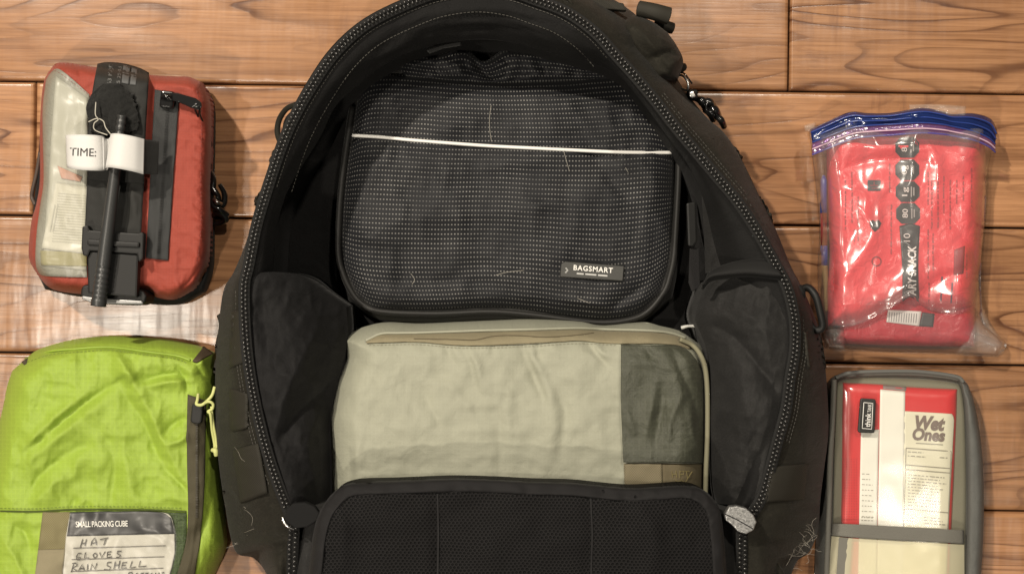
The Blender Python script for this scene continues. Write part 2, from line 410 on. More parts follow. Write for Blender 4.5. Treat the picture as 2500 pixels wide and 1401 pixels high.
def wood_mat():
    t = NT('oak_floor'); tc = t.n('TexCoord'); oi = t.n('ObjectInfo')
    rnd = t.math('MULTIPLY', oi.outputs['Random'], 37.0)
    off = t.n('CombineXYZ', i={0: rnd, 1: t.math('MULTIPLY', rnd, 1.7), 2: rnd})
    p = t.n('VectorMath', operation='ADD', i={0: tc.outputs['Object'], 1: off.outputs[0]}).outputs[0]
    def st(x, y): return t.n('VectorMath', operation='MULTIPLY', i={0: p, 1: (x, y, 1)}).outputs[0]
    # contours of a stretched field = flat-sawn growth rings
    field = t.noise(st(1.7, 12.5), 1.0, 2.5, 0.45, dist=0.3)
    jit = t.noise(st(14, 90), 1.0, 3, 0.6)
    rings = t.math('FRACT', t.math('ADD', t.math('MULTIPLY', field, 20.0), t.math('MULTIPLY', jit, 0.22)))
    line = t.ramp(rings, [(0.0, 0.3), (0.10, 0.0), (0.55, 0.0), (0.80, 0.35), (0.92, 1.0), (0.97, 1.0), (1.0, 0.3)])
    str_ = t.ramp(t.noise(st(3, 30), 1.0, 2), [(0.38, 0.2), (0.62, 1.0)])
    line = t.math('MULTIPLY', line, str_)
    pores = t.ramp(t.noise(st(16, 620), 1.0, 3, 0.65), [(0.46, 0.0), (0.74, 1.0)])
    c = t.mix(t.noise(st(6, 22), 1.0, 4), (0.270, 0.127, 0.057), (0.475, 0.250, 0.124))
    c = t.mix(t.math('MULTIPLY', line, 0.95), c, (0.088, 0.033, 0.014))
    c = t.mix(t.math('MULTIPLY', pores, t.math('ADD', t.math('MULTIPLY', line, 0.5), 0.42)), c, (0.14, 0.06, 0.026))
    blot = t.ramp(t.noise(st(7, 26), 1.0, 5, 0.65, dist=0.6), [(0.60, 0.0), (0.74, 1.0)])
    streak = t.ramp(t.noise(st(6, 240), 1.0, 5, 0.7), [(0.46, 0.0), (0.64, 1.0)])
    c = t.mix(t.math('MULTIPLY', streak, 0.46), c, (0.125, 0.050, 0.021))
    c = t.mix(t.math('MULTIPLY', blot, 0.72), c, (0.120, 0.048, 0.027))
    scrape = t.math('MULTIPLY', t.ramp(t.noise(st(70, 11), 1.0, 4, 0.6), [(0.55, 0.0), (0.70, 1.0)]), t.ramp(t.noise(st(5, 9), 1.0, 2), [(0.50, 0.0), (0.66, 1.0)]))
    c = t.mix(t.math('MULTIPLY', scrape, 0.55), c, (0.120, 0.050, 0.028))
    tone = t.math('ADD', 0.78, t.math('MULTIPLY', oi.outputs['Random'], 0.36))
    c = t.mix(1.0, c, t.n('CombineXYZ', i={0: tone, 1: tone, 2: tone}).outputs[0], 'MULTIPLY')
    t.L(c, t.b.inputs['Base Color'])
    rg = t.math('ADD', 0.17, t.math('MULTIPLY', t.noise(st(20, 40), 1.0, 4), 0.16)); t.L(rg, t.b.inputs['Roughness'])
    rip = t.noise(st(75, 14), 1.0, 2, 0.45); grain = t.math('MULTIPLY', pores, -0.04)
    hh = t.math('ADD', t.math('ADD', rip, grain), t.math('MULTIPLY', line, -0.12))
    t.L(t.bump(hh, 0.26, 0.0016), t.b.inputs['Normal'])
    t.b.inputs['Specular IOR Level'].default_value = 0.5
    return t.m

def dots_mat():
    t = NT('dotted_mesh_fabric'); uv = t.uvpx(); sp = t.n('SeparateXYZ', i={0: uv})
    warp = t.math('MULTIPLY', t.math('SUBTRACT', t.noise(uv, 0.006, 2), 0.5), 5.0)
    fu = t.math('ABSOLUTE', t.math('SUBTRACT', t.math('FRACT', t.math('DIVIDE', sp.outputs[0], 7.7)), 0.5))
    fv = t.math('ABSOLUTE', t.math('SUBTRACT', t.math('FRACT', t.math('DIVIDE', t.math('ADD', sp.outputs[1], warp), 11.2)), 0.5))
    row = t.ramp(fv, [(0.08, 1.0), (0.17, 0.0)]); br = t.ramp(t.noise(uv, 0.012, 3), [(0.35, 0.35), (0.7, 1.0)])
    dot = t.ramp(fu, [(0.11, 1.0), (0.27, 0.0)])
    d = t.math('MULTIPLY', t.math('MULTIPLY', row, dot), br)
    base = t.mix(t.noise(uv, 0.5, 2), (0.002, 0.0022, 0.003), (0.013, 0.0137, 0.0165))
    c = t.mix(d, base, (0.23, 0.225, 0.21)); t.L(c, t.b.inputs['Base Color']); t.b.inputs['Roughness'].default_value = 0.6; t.b.inputs['Specular IOR Level'].default_value = 0.2
    t.b.inputs['Sheen Weight'].default_value = 0.06; t.b.inputs['Sheen Roughness'].default_value = 0.5
    t.L(t.bump(t.math('ADD', t.noise(uv, 0.5, 2), d), 0.4, 0.0003), t.b.inputs['Normal'])
    return t.m

def holes_mat(name='spacer_mesh', p=10.0, q=14.5, col=(0.0070, 0.0065, 0.0066)):
    t = NT(name); uv = t.uvpx()
    uv = t.n('VectorMath', operation='ADD', i={0: uv, 1: t.n('VectorMath', operation='SCALE', i={0: t.noise(uv, 0.01, 2, out='Color'), 'Scale': 16.0}).outputs[0]}).outputs[0]
    sp = t.n('SeparateXYZ', i={0: uv})
    def lat(ox, oy):
        a = t.math('SUBTRACT', t.math('FRACT', t.math('ADD', t.math('DIVIDE', sp.outputs[0], p), ox)), 0.5)
        b = t.math('SUBTRACT', t.math('FRACT', t.math('ADD', t.math('DIVIDE', sp.outputs[1], q), oy)), 0.5)
        return t.math('SQRT', t.math('ADD', t.math('MULTIPLY', a, a), t.math('MULTIPLY', t.math('MULTIPLY', b, b), 2.6)))
    d = t.math('MINIMUM', lat(0, 0), lat(0.5, 0.5))
    hgt = t.ramp(d, [(0.16, 0.0), (0.34, 1.0)])
    c = t.mix(hgt, (0.0025, 0.0025, 0.0025), t.mix(t.noise(uv, 0.3, 2), tuple(x * 0.6 for x in col), tuple(x * 1.5 for x in col)))
    t.L(c, t.b.inputs['Base Color']); t.b.inputs['Roughness'].default_value = 0.7; t.b.inputs['Specular IOR Level'].default_value = 0.15; t.L(t.bump(hgt, 0.9, 0.0012), t.b.inputs['Normal'])
    return t.m

M = {}
M['wood'] = wood_mat(); M['dots'] = dots_mat(); M['holes'] = holes_mat()
M['gap'] = plain('floor_gap', (0.035, 0.015, 0.008), 0.8)
M['cordura'] = fabric('black_cordura', (0.0145, 0.0132, 0.0095), 0.75, 0.06, 0.6, mott=0.65, grain=0.24, dust=0.28, spec=0.15, dustcol=(0.07, 0.063, 0.048), wr=0.25, wscale=0.02)
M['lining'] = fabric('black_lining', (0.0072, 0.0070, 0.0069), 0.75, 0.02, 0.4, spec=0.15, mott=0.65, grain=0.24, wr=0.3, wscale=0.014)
M['pocket'] = fabric('black_pocket_fabric', (0.0185, 0.0181, 0.0176), 0.7, 0.05, 0.4, spec=0.15, mott=0.65, grain=0.24, wr=0.25, wscale=0.012)  # lit copy: light on the right pocket and wall put into the colour
M['pocket_shaded'] = fabric('black_pocket_fabric_shade', (0.0082, 0.0080, 0.0082), 0.7, 0.05, 0.4, spec=0.15, mott=0.65, grain=0.24, wr=0.25, wscale=0.012)  # shaded copy of the same fabric, left pocket's shade in the colour
M['dark'] = fabric('black_tape', (0.008,0.0078,0.0075), 0.75, 0.03, 0.5)
M['binding'] = fabric('black_binding', (0.0075, 0.0069, 0.0072), 0.75, 0.04, 0.6, weave=4)
M['webbk'] = webbing('black_webbing', (0.027, 0.0245, 0.018), 0.75, 'x', 5.0)
M['teeth'] = plain('zipper_teeth_plastic', (0.028, 0.027, 0.025), 0.24, 0.0, 0.8)
M['bplastic'] = plain('black_plastic', (0.010, 0.010, 0.0095), 0.5, 0, 0.25)
M['gloss'] = plain('black_gloss', (0.008, 0.008, 0.008), 0.12, 0, 0.8)
M['steel'] = plain('steel', (0.55, 0.55, 0.54), 0.3, 1.0)

# ------------------------------------------------------------------ floor
SL = 0.0128
floor_v = [(-0.95, -0.75, -0.012), (0.95, -0.75, -0.012), (0.95, 0.75, -0.012), (-0.95, 0.75, -0.012)]
floor = mesh_from('floor', floor_v, [(0, 1, 2, 3)], M['gap'], None, smooth=False, kind='structure')

def plank(x0, x1, y0, y1, seed):      # pixel rectangle along the slanted rows
    g = 2.6
    L, Wd = (x1 - x0 - 2 * g) * S, (y1 - y0 - 2 * g) * S
    nx, ny = max(10, int(L / 0.008)), 15
    xs = np.concatenate([[0, 0.0012, 0.003], np.linspace(0.006, L - 0.006, nx), [L - 0.003, L - 0.0012, L]]) - L / 2
    ys = np.concatenate([[0, 0.0010, 0.0025, 0.0045], np.linspace(0.008, Wd - 0.008, ny), [Wd - 0.0045, Wd - 0.0025, Wd - 0.0010, Wd]]) - Wd / 2
    X, Y = np.meshgrid(xs, ys)
    e = np.minimum(L / 2 - np.abs(X), Wd / 2 - np.abs(Y)); rr = 0.0021 * (1 + 0.5 * vnoise(X * 40, Y * 40 + seed, seed))
    Z = -0.0016 * (1 - dome(e, rr, 2.0))
    Z += 0.00060 * fbm(X * 13, Y * 40, seed, 3) * np.clip(e / 0.006, 0, 1) - 0.0003
    nv, nu = X.shape; V = np.stack([X, Y, Z], -1).reshape(-1, 3)
    F = [(i * nu + j, i * nu + j + 1, (i + 1) * nu + j + 1, (i + 1) * nu + j) for i in range(nv - 1) for j in range(nu - 1)]
    loop = list(range(nu)) + [i * nu + nu - 1 for i in range(1, nv)] + [(nv - 1) * nu + j for j in range(nu - 2, -1, -1)] + [i * nu for i in range(nv - 2, 0, -1)]
    B = V[loop].copy(); B[:, 2] = -0.0115; n0 = len(V); V = np.vstack([V, B]); m = len(loop)
    F += [(loop[b], loop[a], n0 + a, n0 + b) for a in range(m) for b in [(a + 1) % m]]
    o = mesh_from('plank', V, F, M['wood'], floor)
    xc, yc = (x0 + x1) / 2, (y0 + y1) / 2
    c, s = math.cos(SL), math.sin(SL)
    o.location = ((xc - CX) * S, (CY - (yc + SL * xc)) * S, 0); o.rotation_euler = (0, 0, -SL)
    return o
rows = [(-800, -466), (-466, -132), (-132, 198), (198, 525), (525, 860), (860, 1216), (1216, 1550), (1550, 1880), (1880, 2200)]
joints = [[500], [900, 3000], [1928], [84, 3050], [-250, 2700], [-400, 2900], [-150, 2760], [1200], [2200]]
k = 0
for (a, b), js in zip(rows, joints):
    xs = [-1400] + js + [3900]
    for x0, x1 in zip(xs[:-1], xs[1:]):
        k += 1; plank(max(x0, -1400), x1, a, b, k * 3 + 1)

# ------------------------------------------------------------------ backpack
bp = thing('backpack', 'large open black backpack lying on its back in the middle of the floor', 'backpack', 1250, 700)
# landmark table: rim(px,py,z) | outer edge(px,py,z) | gusset inner edge(px,py)
LM = [((712,1450,.110),(655,1450,.050),None), ((712,1400,.120),(650,1400,.050),None), ((714,1330,.128),(620,1362,.050),None),
((716,1288,.132),(580,1350,.050),None), ((698,1235,.135),(562,1300,.055),(750,1240)), ((675,1175,.138),(550,1230,.060),(722,1180)),
((650,1100,.140),(537,1150,.060),(702,1100)), ((625,1000,.140),(527,1050,.060),(682,1000)), ((607,900,.140),(525,930,.060),(668,900)),
((597,800,.140),(531,825,.060),(662,800)), ((595,700,.140),(545,712,.060),(662,700)), ((605,650,.140),(572,662,.070),(668,650)),
((625,550,.140),(606,580,.080),(675,560)), ((655,450,.140),(637,465,.090),(700,472)), ((685,360,.140),(668,380,.100),(738,405)),
((715,290,.140),(702,292,.110),(782,335)), ((760,210,.140),(748,205,.110),(818,262)), ((820,125,.140),(809,117,.110),(872,210)),
((900,55,.140),(892,45,.110),(950,152)), ((1015,0,.138),(1010,-12,.110),(1030,120)), ((1090,-22,.135),(1088,-36,.100),(1090,105)),
((1170,-30,.135),(1172,-45,.100),(1170,97)), ((1250,-20,.135),(1290,-45,.080),(1250,104)), ((1310,0,.135),(1400,-35,.070),(1320,122)),
((1365,20,.137),(1480,-10,.060),(1380,140)), ((1410,45,.138),(1550,35,.050),(1430,150)), ((1460,85,.140),(1600,90,.050),(1480,167)),
((1500,130,.140),(1630,150,.050),(1515,188)), ((1550,185,.140),(1655,196,.060),(1545,222)), ((1600,245,.140),(1690,245,.060),(1585,272)),
((1650,310,.140),(1728,290,.070),(1630,335)), ((1700,370,.140),(1768,325,.070),(1675,395)), ((1750,430,.140),(1808,385,.070),(1705,455)),
((1800,490,.140),(1846,462,.070),(1725,515)), ((1850,565,.140),(1893,558,.070),(1740,580)), ((1890,637,.140),(1930,648,.070),(1760,650)),
((1922,700,.140),(1966,718,.070),(1790,710)), ((1940,775,.140),(1998,800,.060),(1820,780)), ((1942,850,.140),(2014,890,.060),(1830,850)),
((1930,925,.140),(2021,980,.060),(1825,925)), ((1920,1000,.140),(2022,1060,.060),(1820,1000)), ((1900,1075,.140),(2012,1140,.060),(1810,1080)),
((1880,1150,.138),(2002,1220,.060),(1800,1160)), ((1860,1215,.136),(1996,1290,.055),(1790,1215)), ((1838,1252,.134),(1975,1345,.050),(1775,1245)),
((1814,1292,.132),(1945,1368,.050),None), ((1812,1330,.128),(1932,1400,.050),None), ((1812,1400,.120),(1930,1430,.050),None), ((1812,1450,.110),(1930,1462,.050),None)]
RIM = np.array([l[0] for l in LM], float); OUT = np.array([l[1] for l in LM], float)
def offs(path, d):    # shift a landmark path outward (left of travel) by d px
    t = np.gradient(path[:, :2], axis=0); t /= np.linalg.norm(t, axis=1)[:, None]
    q = path.copy(); q[:, 0] += t[:, 1] * d; q[:, 1] -= t[:, 0] * d; return q
ro, ri = offs(RIM, 10), offs(RIM, -15)   # outward / inward of the teeth
mid = (ro * 0.5 + OUT * 0.5); mid[:, 2] = 0.108 + 0.01
und = OUT.copy(); und[:, :2] += (np.array([CX, CY]) - und[:, :2]) * 0.03; und[:, 2] = 0.0
ro2 = ro.copy(); ro2[:, 2] -= 0.002
def out_disp(X, Y):
    return 0.0035 * fbm(X / 120, Y / 120, 5, 4) + creases(X, Y, [
        ([(560,1245),(620,1262),(690,1290)], 16, -5), ([(575,1320),(640,1325),(700,1318)], 12, 5), ([(575,1300),(640,1306),(700,1300)], 8, -5),
        ([(1515,100),(1570,125),(1640,185)], 12, -6), ([(1530,60),(1600,130),(1650,190)], 22, 5),
        ([(1640,300),(1720,370),(1790,450)], 14, -3.5), ([(1900,1225),(1950,1220),(1998,1230)], 8, -4), ([(1890,1310),(1940,1325),(1985,1300)], 16, 6),
        ([(1860,1290),(1890,1340),(1920,1390)], 9, -5)])
shell, shellS = loft('outer_shell', [und, OUT, mid, ro2], 260, 6, M['cordura'], bp, disp=lambda X, Y: out_disp(X, Y) * 1.0)
tape, tapeS = loft('zipper_tape', [offs(ro, 3), RIM, ri], 260, 3, M['dark'], bp, thick=0.0012)
# teeth: beads along the rim; double row on the closed part below the sliders
def bead(V, F, c, t, a, b, hgt):
    t = np.asarray(t) / (np.linalg.norm(t) + 1e-9); n = np.array([-t[1], t[0], 0]); v0 = len(V)
    for r, z in ((0.75, -0.5), (1.0, 0.15), (0.7, 0.75)):
        for q in range(8):
            an = 2 * math.pi * q / 8; V.append(c + r * (a * math.cos(an) * t + b * math.sin(an) * n) + np.array([0, 0, z * hgt]))
    V.append(c + np.array([0, 0, hgt])); top = v0 + 24
    for k in range(2):
        for q in range(8): F.append((v0 + k * 8 + q, v0 + k * 8 + (q + 1) % 8, v0 + k * 8 + 8 + (q + 1) % 8, v0 + k * 8 + 8 + q))
    for q in range(8): F.append((v0 + 16 + q, v0 + 16 + (q + 1) % 8, top))
def teeth(name, path, pitch, rowsep, a, b, hgt):
    d = cr_index(path, 3000); L = np.concatenate([[0], np.cumsum(np.linalg.norm(np.diff(d[:, :2], axis=0), axis=1))])
    n = int(L[-1] / pitch); s = np.linspace(0, L[-1], n); P = np.stack([np.interp(s, L, d[:, k]) for k in range(3)], 1)
    P[:, 2] += 0.0012; Pw = Wn(P); T = np.gradient(Pw, axis=0); V, F = [], []
    for i in range(n):
        t = T[i] / np.linalg.norm(T[i]); nn = np.array([-t[1], t[0], 0])
        for k, rs in enumerate(rowsep):
            bead(V, F, Pw[i] + nn * rs * S + t * (k * 0.5 * pitch * S), t, a * S, b * S, hgt)
    return mesh_from(name, V, F, M['teeth'], bp, np.zeros((len(V), 2)), kind='stuff')
teeth('zipper_teeth', RIM[4:45], 10.8, (3.4, -4.6), 3.4, 4.0, 0.0016)
for seg in (RIM[0:4], RIM[45:49]): teeth('zipper_teeth', seg, 10.5, (-6.0, 6.0), 3.3, 5.2, 0.0017)

# inside: gusset band, lining wall, back panel
idx = [i for i, l in enumerate(LM) if l[2] is not None]
g0 = ri[idx].copy(); g0[:, 2] -= 0.003
GUS = np.array([(LM[i][2][0], LM[i][2][1], 0.112) for i in idx], float)
g1 = g0 * 0.5 + GUS * 0.5; g1[:, 2] = 0.131
def gus_disp(X, Y):
    return 0.0012 * fbm(X / 70, Y / 70, 9, 3) + creases(X, Y, [
        ([(880,150),(960,90),(1060,50),(1180,40),(1300,52),(1420,90)], 7, -3.5), ([(860,190),(950,115),(1050,77),(1180,68),(1300,75),(1450,110)], 6, -3),
        ([(880,165),(985,105),(1020,85)], 9, 4), ([(740,330),(790,270),(850,200)], 10, -2.5), ([(1000,60),(1180,20),(1320,40)], 16, 2)])
gus, gusS = loft('inner_gusset', [g0, g1, GUS], 220, 6, M['lining'], bp, disp=gus_disp)
BOT = GUS.copy(); BOT[:, :2] = np.array([CX, CY]) + (GUS[:, :2] - np.array([CX, CY])) * 0.94; BOT[:, 2] = 0.020
w1 = GUS.copy(); w1[:, :2] += (GUS[:, :2] - np.array([CX, CY])) * 0.012; w1[:, 2] = 0.100
w2 = BOT * 0.55 + GUS * 0.45; w2[:, 2] = 0.062
lin, linS = loft('lining_wall', [GUS - [0, 0, .0005], w1, w2, BOT], 220, 5, M['lining'], bp, disp=lambda X, Y: 0.004 * fbm(X / 90, Y / 140, 21, 3) + creases(X, Y, [([(780,420),(770,520),(775,640)], 10, 5), ([(800,400),(808,520),(800,640)], 8, -4)]))
bl = cr_index(BOT, 120); me_v = [W(x, y, 0.021) for x, y, z in bl]
mesh_from('back_panel', me_v, [tuple(range(len(me_v)))[::-1]], M['lining'], bp, bl[:, :2] / 100, smooth=False)

# side pockets
Lp = [(604,668),(604,760),(612,860),(626,960),(648,1060),(676,1150),(705,1232)]
lp = ([(604,668),(680,664),(740,678),(795,716),(846,748)], [(705,1232),(750,1236),(806,1232)], Lp, [(846,748),(848,825),(822,940),(805,1025),(806,1130),(806,1232)])
def lpz(X, Y, U, V): return 0.136 - 0.052 * np.clip(U, 0, 1) ** 1.25 + 0.016 * np.sin(np.pi * U) * np.sin(np.pi * np.clip(V * 0.9 + .05, 0, 1))
o, lpS = pillow('side_pocket', lp, 0, 0, 40, M['pocket_shaded'], bp, 100, 130, zadd=lpz, crumple=3.5, cscale=80, noise=5, nscale=110, seed=4, wr=[
    ([(775,800),(735,880),(690,985),(672,1060)], 30, 7), ([(815,930),(740,1000),(680,1075)], 18, -8), ([(790,985),(755,1080),(772,1200)], 24, 6), ([(640,700),(650,820),(660,900)], 26, -5)], base=0.03, inset=0.0)
rp = ([(1716,706),(1735,688),(1775,681),(1825,677),(1865,680),(1908,682)], [(1750,1230),(1800,1232),(1848,1225)],
      [(1716,706),(1697,775),(1712,820),(1729,880),(1733,1050),(1738,1170),(1750,1230)], [(1908,682),(1926,775),(1928,850),(1918,925),(1906,1000),(1886,1075),(1866,1150),(1848,1225)])
def rpz(X, Y, U, V): return 0.092 + 0.043 * np.clip(U, 0, 1) ** 0.8 + 0.020 * np.sin(np.pi * np.clip(U, 0, 1)) ** 0.8 * np.sin(np.pi * np.clip(V * 0.9 + .08, 0, 1))
o, rpS = pillow('side_pocket', rp, 0, 0, 40, M['pocket'], bp, 100, 130, zadd=rpz, crumple=3.5, cscale=80, noise=5, nscale=110, seed=8, wr=[
    ([(1740,790),(1800,830),(1880,930),(1900,960)], 20, -8), ([(1770,730),(1840,780),(1900,850)], 40, 7), ([(1745,890),(1800,960),(1850,1080)], 40, 6), ([(1800,1230),(1840,1140),(1890,1060)], 16, -6), ([(1810,1120),(1850,1050)], 14, -4)], base=0.03, inset=0.0)
rb_t = [(1718,690),(1733,661),(1775,643),(1825,633),(1875,633),(1893,650)]; rb_b = [(1716,708),(1735,688),(1775,681),(1825,677),(1865,680),(1906,684)]
loft('elastic_binding', [[(x, y, 0.126 + .014 * i / 5) for i, (x, y) in enumerate(rb_t)], [(x, y - 14, 0.130 + .014 * i / 5 + .003) for i, (x, y) in enumerate(rb_b)], [(x, y, 0.124 + .016 * i / 5) for i, (x, y) in enumerate(rb_b)]], 40, 4, M['dark'], o, thick=0.0015)
# upper right wall panel with the light on it put into a paler fabric, straps hanging in the dark corner
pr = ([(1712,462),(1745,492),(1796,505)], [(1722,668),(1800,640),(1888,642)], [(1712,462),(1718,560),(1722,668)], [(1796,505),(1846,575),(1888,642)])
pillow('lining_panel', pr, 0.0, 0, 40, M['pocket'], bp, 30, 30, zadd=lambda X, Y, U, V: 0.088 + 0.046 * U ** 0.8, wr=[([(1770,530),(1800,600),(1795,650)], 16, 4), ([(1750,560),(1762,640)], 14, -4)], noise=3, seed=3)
plate('inner_strap', [(1676,496),(1700,492),(1703,590),(1694,602),(1680,600)], 0.060, 0.066, M['bplastic'], bp, 0.0015)
plate('inner_strap', [(1685,606),(1707,606),(1710,700),(1690,712),(1682,690)], 0.058, 0.061, M['binding'], bp, 0.0006)
tube('cord_end', [(1664,800,.07),(1680,796,.072),(1702,796,.074)], [5, 3.5, 4], plain('pale_cord', (0.5, 0.5, 0.47), 0.5), bp)
plate('inner_tab', [(1040,122),(1085,108),(1125,101),(1127,112),(1085,119),(1048,132)], 0.100, 0.103, M['bplastic'], bp, 0.0008)

# front panel folded down, with mesh pocket flap
fp = ([(722,1238),(900,1228),(1250,1222),(1600,1228),(1832,1248)], [(712,1480),(1250,1480),(1812,1480)], [(722,1238),(728,1290),(720,1400),(718,1480)], [(1832,1248),(1800,1300),(1804,1400),(1806,1480)])
o, fpS = pillow('front_panel', fp, 0.117, 0.010, 50, M['pocket'], bp, 60, 30, noise=3, seed=12, base=0.02, inset=0.0)
fl_top = [(800,1222),(826,1194),(853,1182),(890,1177),(963,1175),(1100,1170),(1200,1172),(1300,1177),(1400,1180),(1525,1192),(1600,1190),(1670,1186),(1712,1196),(1738,1218)]
fl = (fl_top, [(752,1480),(1250,1480),(1772,1480)], [(800,1222),(780,1255),(768,1300),(760,1380),(752,1480)], [(1738,1218),(1756,1250),(1765,1320),(1770,1400),(1772,1480)])
flap, flS = pillow('front_flap', fl, 0.1495, 0.0060, 34, M['holes'], bp, 90, 44, noise=4, nscale=160, seed=31, base=0.128, inset=0.0, wr=[([(1068,1215),(1072,1320),(1070,1420)], 10, -2.5), ([(1440,1215),(1446,1320),(1440,1420)], 8, -3), ([(820,1240),(840,1300),(830,1400)], 26, 3), ([(1560,1230),(1600,1320),(1580,1420)], 40, 4)])
# bound edge of the flap: a flattened roll along the outline
edge = [(752,1480),(757,1390),(766,1310),(780,1256),(803,1218),(828,1194)] + fl_top[2:-1] + [(1740,1220),(1757,1255),(1766,1325),(1771,1400),(1773,1480)]
eo = np.array([(x, y, .146) for x, y in edge], float)
def inn(p, d):
    t = np.gradient(p[:, :2], axis=0); t /= np.linalg.norm(t, axis=1)[:, None]; q = p.copy(); q[:, 0] -= t[:, 1] * d; q[:, 1] += t[:, 0] * d; return q
def onflap(p, l): q = p.copy(); q[:, 2] = flS.at(p[:, 0], p[:, 1]) + l; return q
e1, e2, e3 = inn(eo, -3), onflap(inn(eo, 10), .0016), onflap(inn(eo, 27), .0016); e1[:, 2] = .143
loft('binding', [e1, onflap(inn(eo, 1), .0012), e2, e3, onflap(inn(eo, 30), -.0006)], 260, 3, M['binding'], flap, disp=lambda X, Y: 0.0022 * fbm(X / 30, Y / 30, 3, 3))
strokes('seam', flS, [[(1068,1205),(1070,1300),(1068,1440)]], 4, 0.0009, M['binding'], flap)
strokes('seam', flS, [[(1442,1212),(1446,1300),(1442,1440)]], 4, 0.0009, M['binding'], flap)

# zipper sliders
def disc_slider(cx, cy, out, z, mat, rot):
    s = plate('zipper_slider', out, z - 0.004, z + 0.003, mat, bp, 0.0012, 3); return s
disc_slider(733, 1256, [(700,1242),(715,1228),(745,1226),(768,1236),(780,1252),(772,1272),(750,1286),(722,1290),(702,1276),(696,1258)], 0.142, plain('matte_black_disc', (0.011,0.011,0.011), 0.8, 0, 0.08), 0)
tube('slider_rim', [(690,1262,.141),(694,1274,.142),(704,1285,.142),(718,1292,.141)], [3.5, 5, 4.5, 2.5], M['steel'], bp)
sl = NT('worn_silver'); uvs = sl.uvpx(); n1 = sl.noise(uvs, 0.16, 5, 0.75)
sl.L(sl.ramp(n1, [(0.34, (0.08, 0.08, 0.08)), (0.62, (0.50, 0.50, 0.49))]), sl.b.inputs['Base Color']); sl.b.inputs['Metallic'].default_value = 0.85
sl.L(sl.ramp(n1, [(0.3, 0.6), (0.7, 0.3)]), sl.b.inputs['Roughness']); sl.L(sl.bump(n1, 0.25, 0.001), sl.b.inputs['Normal'])
osl = disc_slider(1810, 1268, [(1780,1236),(1800,1234),(1822,1240),(1840,1256),(1848,1274),(1840,1294),(1822,1304),(1802,1298),(1788,1282),(1772,1270),(1769,1256)], 0.142, sl.m, 0)
strokes('seam', Flat(0.1453), [[(1770,1254),(1800,1268),(1838,1290)]], 2.5, 0.0, M['dark'], osl)
# folded fabric behind sliders, hanging pull cords
for pts, r, z in (([(1840,1305),(1862,1340),(1900,1390),(1918,1420)], 9, .105), ([(1826,1312),(1840,1350),(1866,1405)], 8, .108), ([(700,1330),(694,1370),(690,1420)], 10, .115), ([(668,1372),(660,1400),(655,1430)], 6, .075)):
    tube('pull_strap', [(x, y, z - 0.0002 * i * 20) for i, (x, y) in enumerate(pts)], r, M['cordura'], bp)

# webbing bands and tabs sewn on the outside
def band(name, corners, surf, lift=0.0022, mat=M['webbk'], th=0.0022, bow=0.001):
    return decal(name, surf, quad(*corners), lift, mat, bp, 12, 14, th, zadd=lambda X, Y, U, V: bow * np.sin(np.pi * V))
band('webbing_band', [(536,772),(598,752),(603,880),(527,914)], shellS)
band('webbing_band', [(527,936),(602,962),(602,1044),(531,1064)], shellS, 0.0030)
band('webbing_band', [(541,1108),(628,1082),(652,1204),(553,1238)], shellS, 0.0030)
band('webbing_band', [(1742,338),(1758,330),(1812,384),(1800,400)], shellS, 0.0035)
band('webbing_band', [(1966,812),(1996,806),(2012,905),(1976,900)], shellS, 0.003)
band('webbing_band', [(1880,1140),(2000,1130),(1996,1216),(1868,1226)], shellS, 0.0022)
band('webbing_band', [(1850,482),(1866,500),(1888,550),(1872,540)], shellS, 0.003)
band('webbing_tab', [(672,372),(682,384),(674,404),(660,392)], shellS, 0.004)
band('webbing_tab', [(630,472),(642,478),(632,510),(620,500)], shellS, 0.004)
# loops
tube('side_loop', [(722,256,.124),(700,266,.118),(683,290,.112),(677,318,.110),(682,342,.112),(692,352,.118)], 7, M['cordura'], bp)
tube('side_loop', [(716,272,.122),(700,290,.116),(694,312,.112),(697,338,.114)], 4, M['bplastic'], bp)
tube('buckle_loop', [(1950,712,.096),(1972,702,.100),(1992,724,.104),(2003,764,.104),(2008,796,.102),(1994,806,.100),(1978,790,.098),(1964,752,.096),(1952,728,.094)], 9.5, M['bplastic'], bp, ns=10)
tube('strap_end', [(1948,700,.100),(1956,716,.101),(1954,738,.098)], 11, M['dark'], bp)
# top right corner: bulging pocket, rolled strap ends, cords
tp = ([(1505,62),(1545,40),(1590,52),(1630,80)], [(1560,175),(1600,205),(1655,196)], [(1505,62),(1525,110),(1560,175)], [(1630,80),(1652,112),(1668,150),(1655,196)])
pillow('top_pocket', tp, 0.085, 0.030, 34, M['cordura'], bp, 40, 40, noise=5, nscale=50, seed=6, base=0.02, wr=[([(1560,70),(1600,120),(1640,170)], 14, 6), ([(1600,140),(1630,128),(1660,140)], 9, -8)])
tube('rolled_strap', [(1560,22,.088),(1598,30,.092),(1632,40,.090)], [20, 21, 22], M['webbk'], bp, ns=14)
tube('rolled_strap', [(1600,58,.070),(1622,64,.072),(1642,70,.070)], [14, 15, 14], M['webbk'], bp, ns=12)
tube('strap_fold', [(1600,150,.080),(1628,158,.084),(1660,166,.082),(1672,162,.08)], [12, 15, 13, 8], M['cordura'], bp, ns=10)
plate('strap_keeper', [(1418,2),(1470,0),(1522,8),(1530,26),(1470,22),(1424,20)], 0.10, 0.108, M['webbk'], bp, 0.001)
plate('strap_keeper', [(1408,28),(1432,16),(1440,36),(1424,50)], 0.122, 0.127, M['dark'], bp, 0.001)
tube('strap_cord', [(1362,-12,.128),(1376,2,.130),(1390,18,.13)], 5, M['cordura'], bp)
tube('strap_cord', [(1372,-14,.128),(1392,4,.13),(1400,22,.129)], 4, M['cordura'], bp)
tube('metal_ring', [(1652,184,.074),(1668,186,.078),(1680,204,.080),(1678,220,.078),(1664,216,.074)], 3.2, M['steel'], bp)
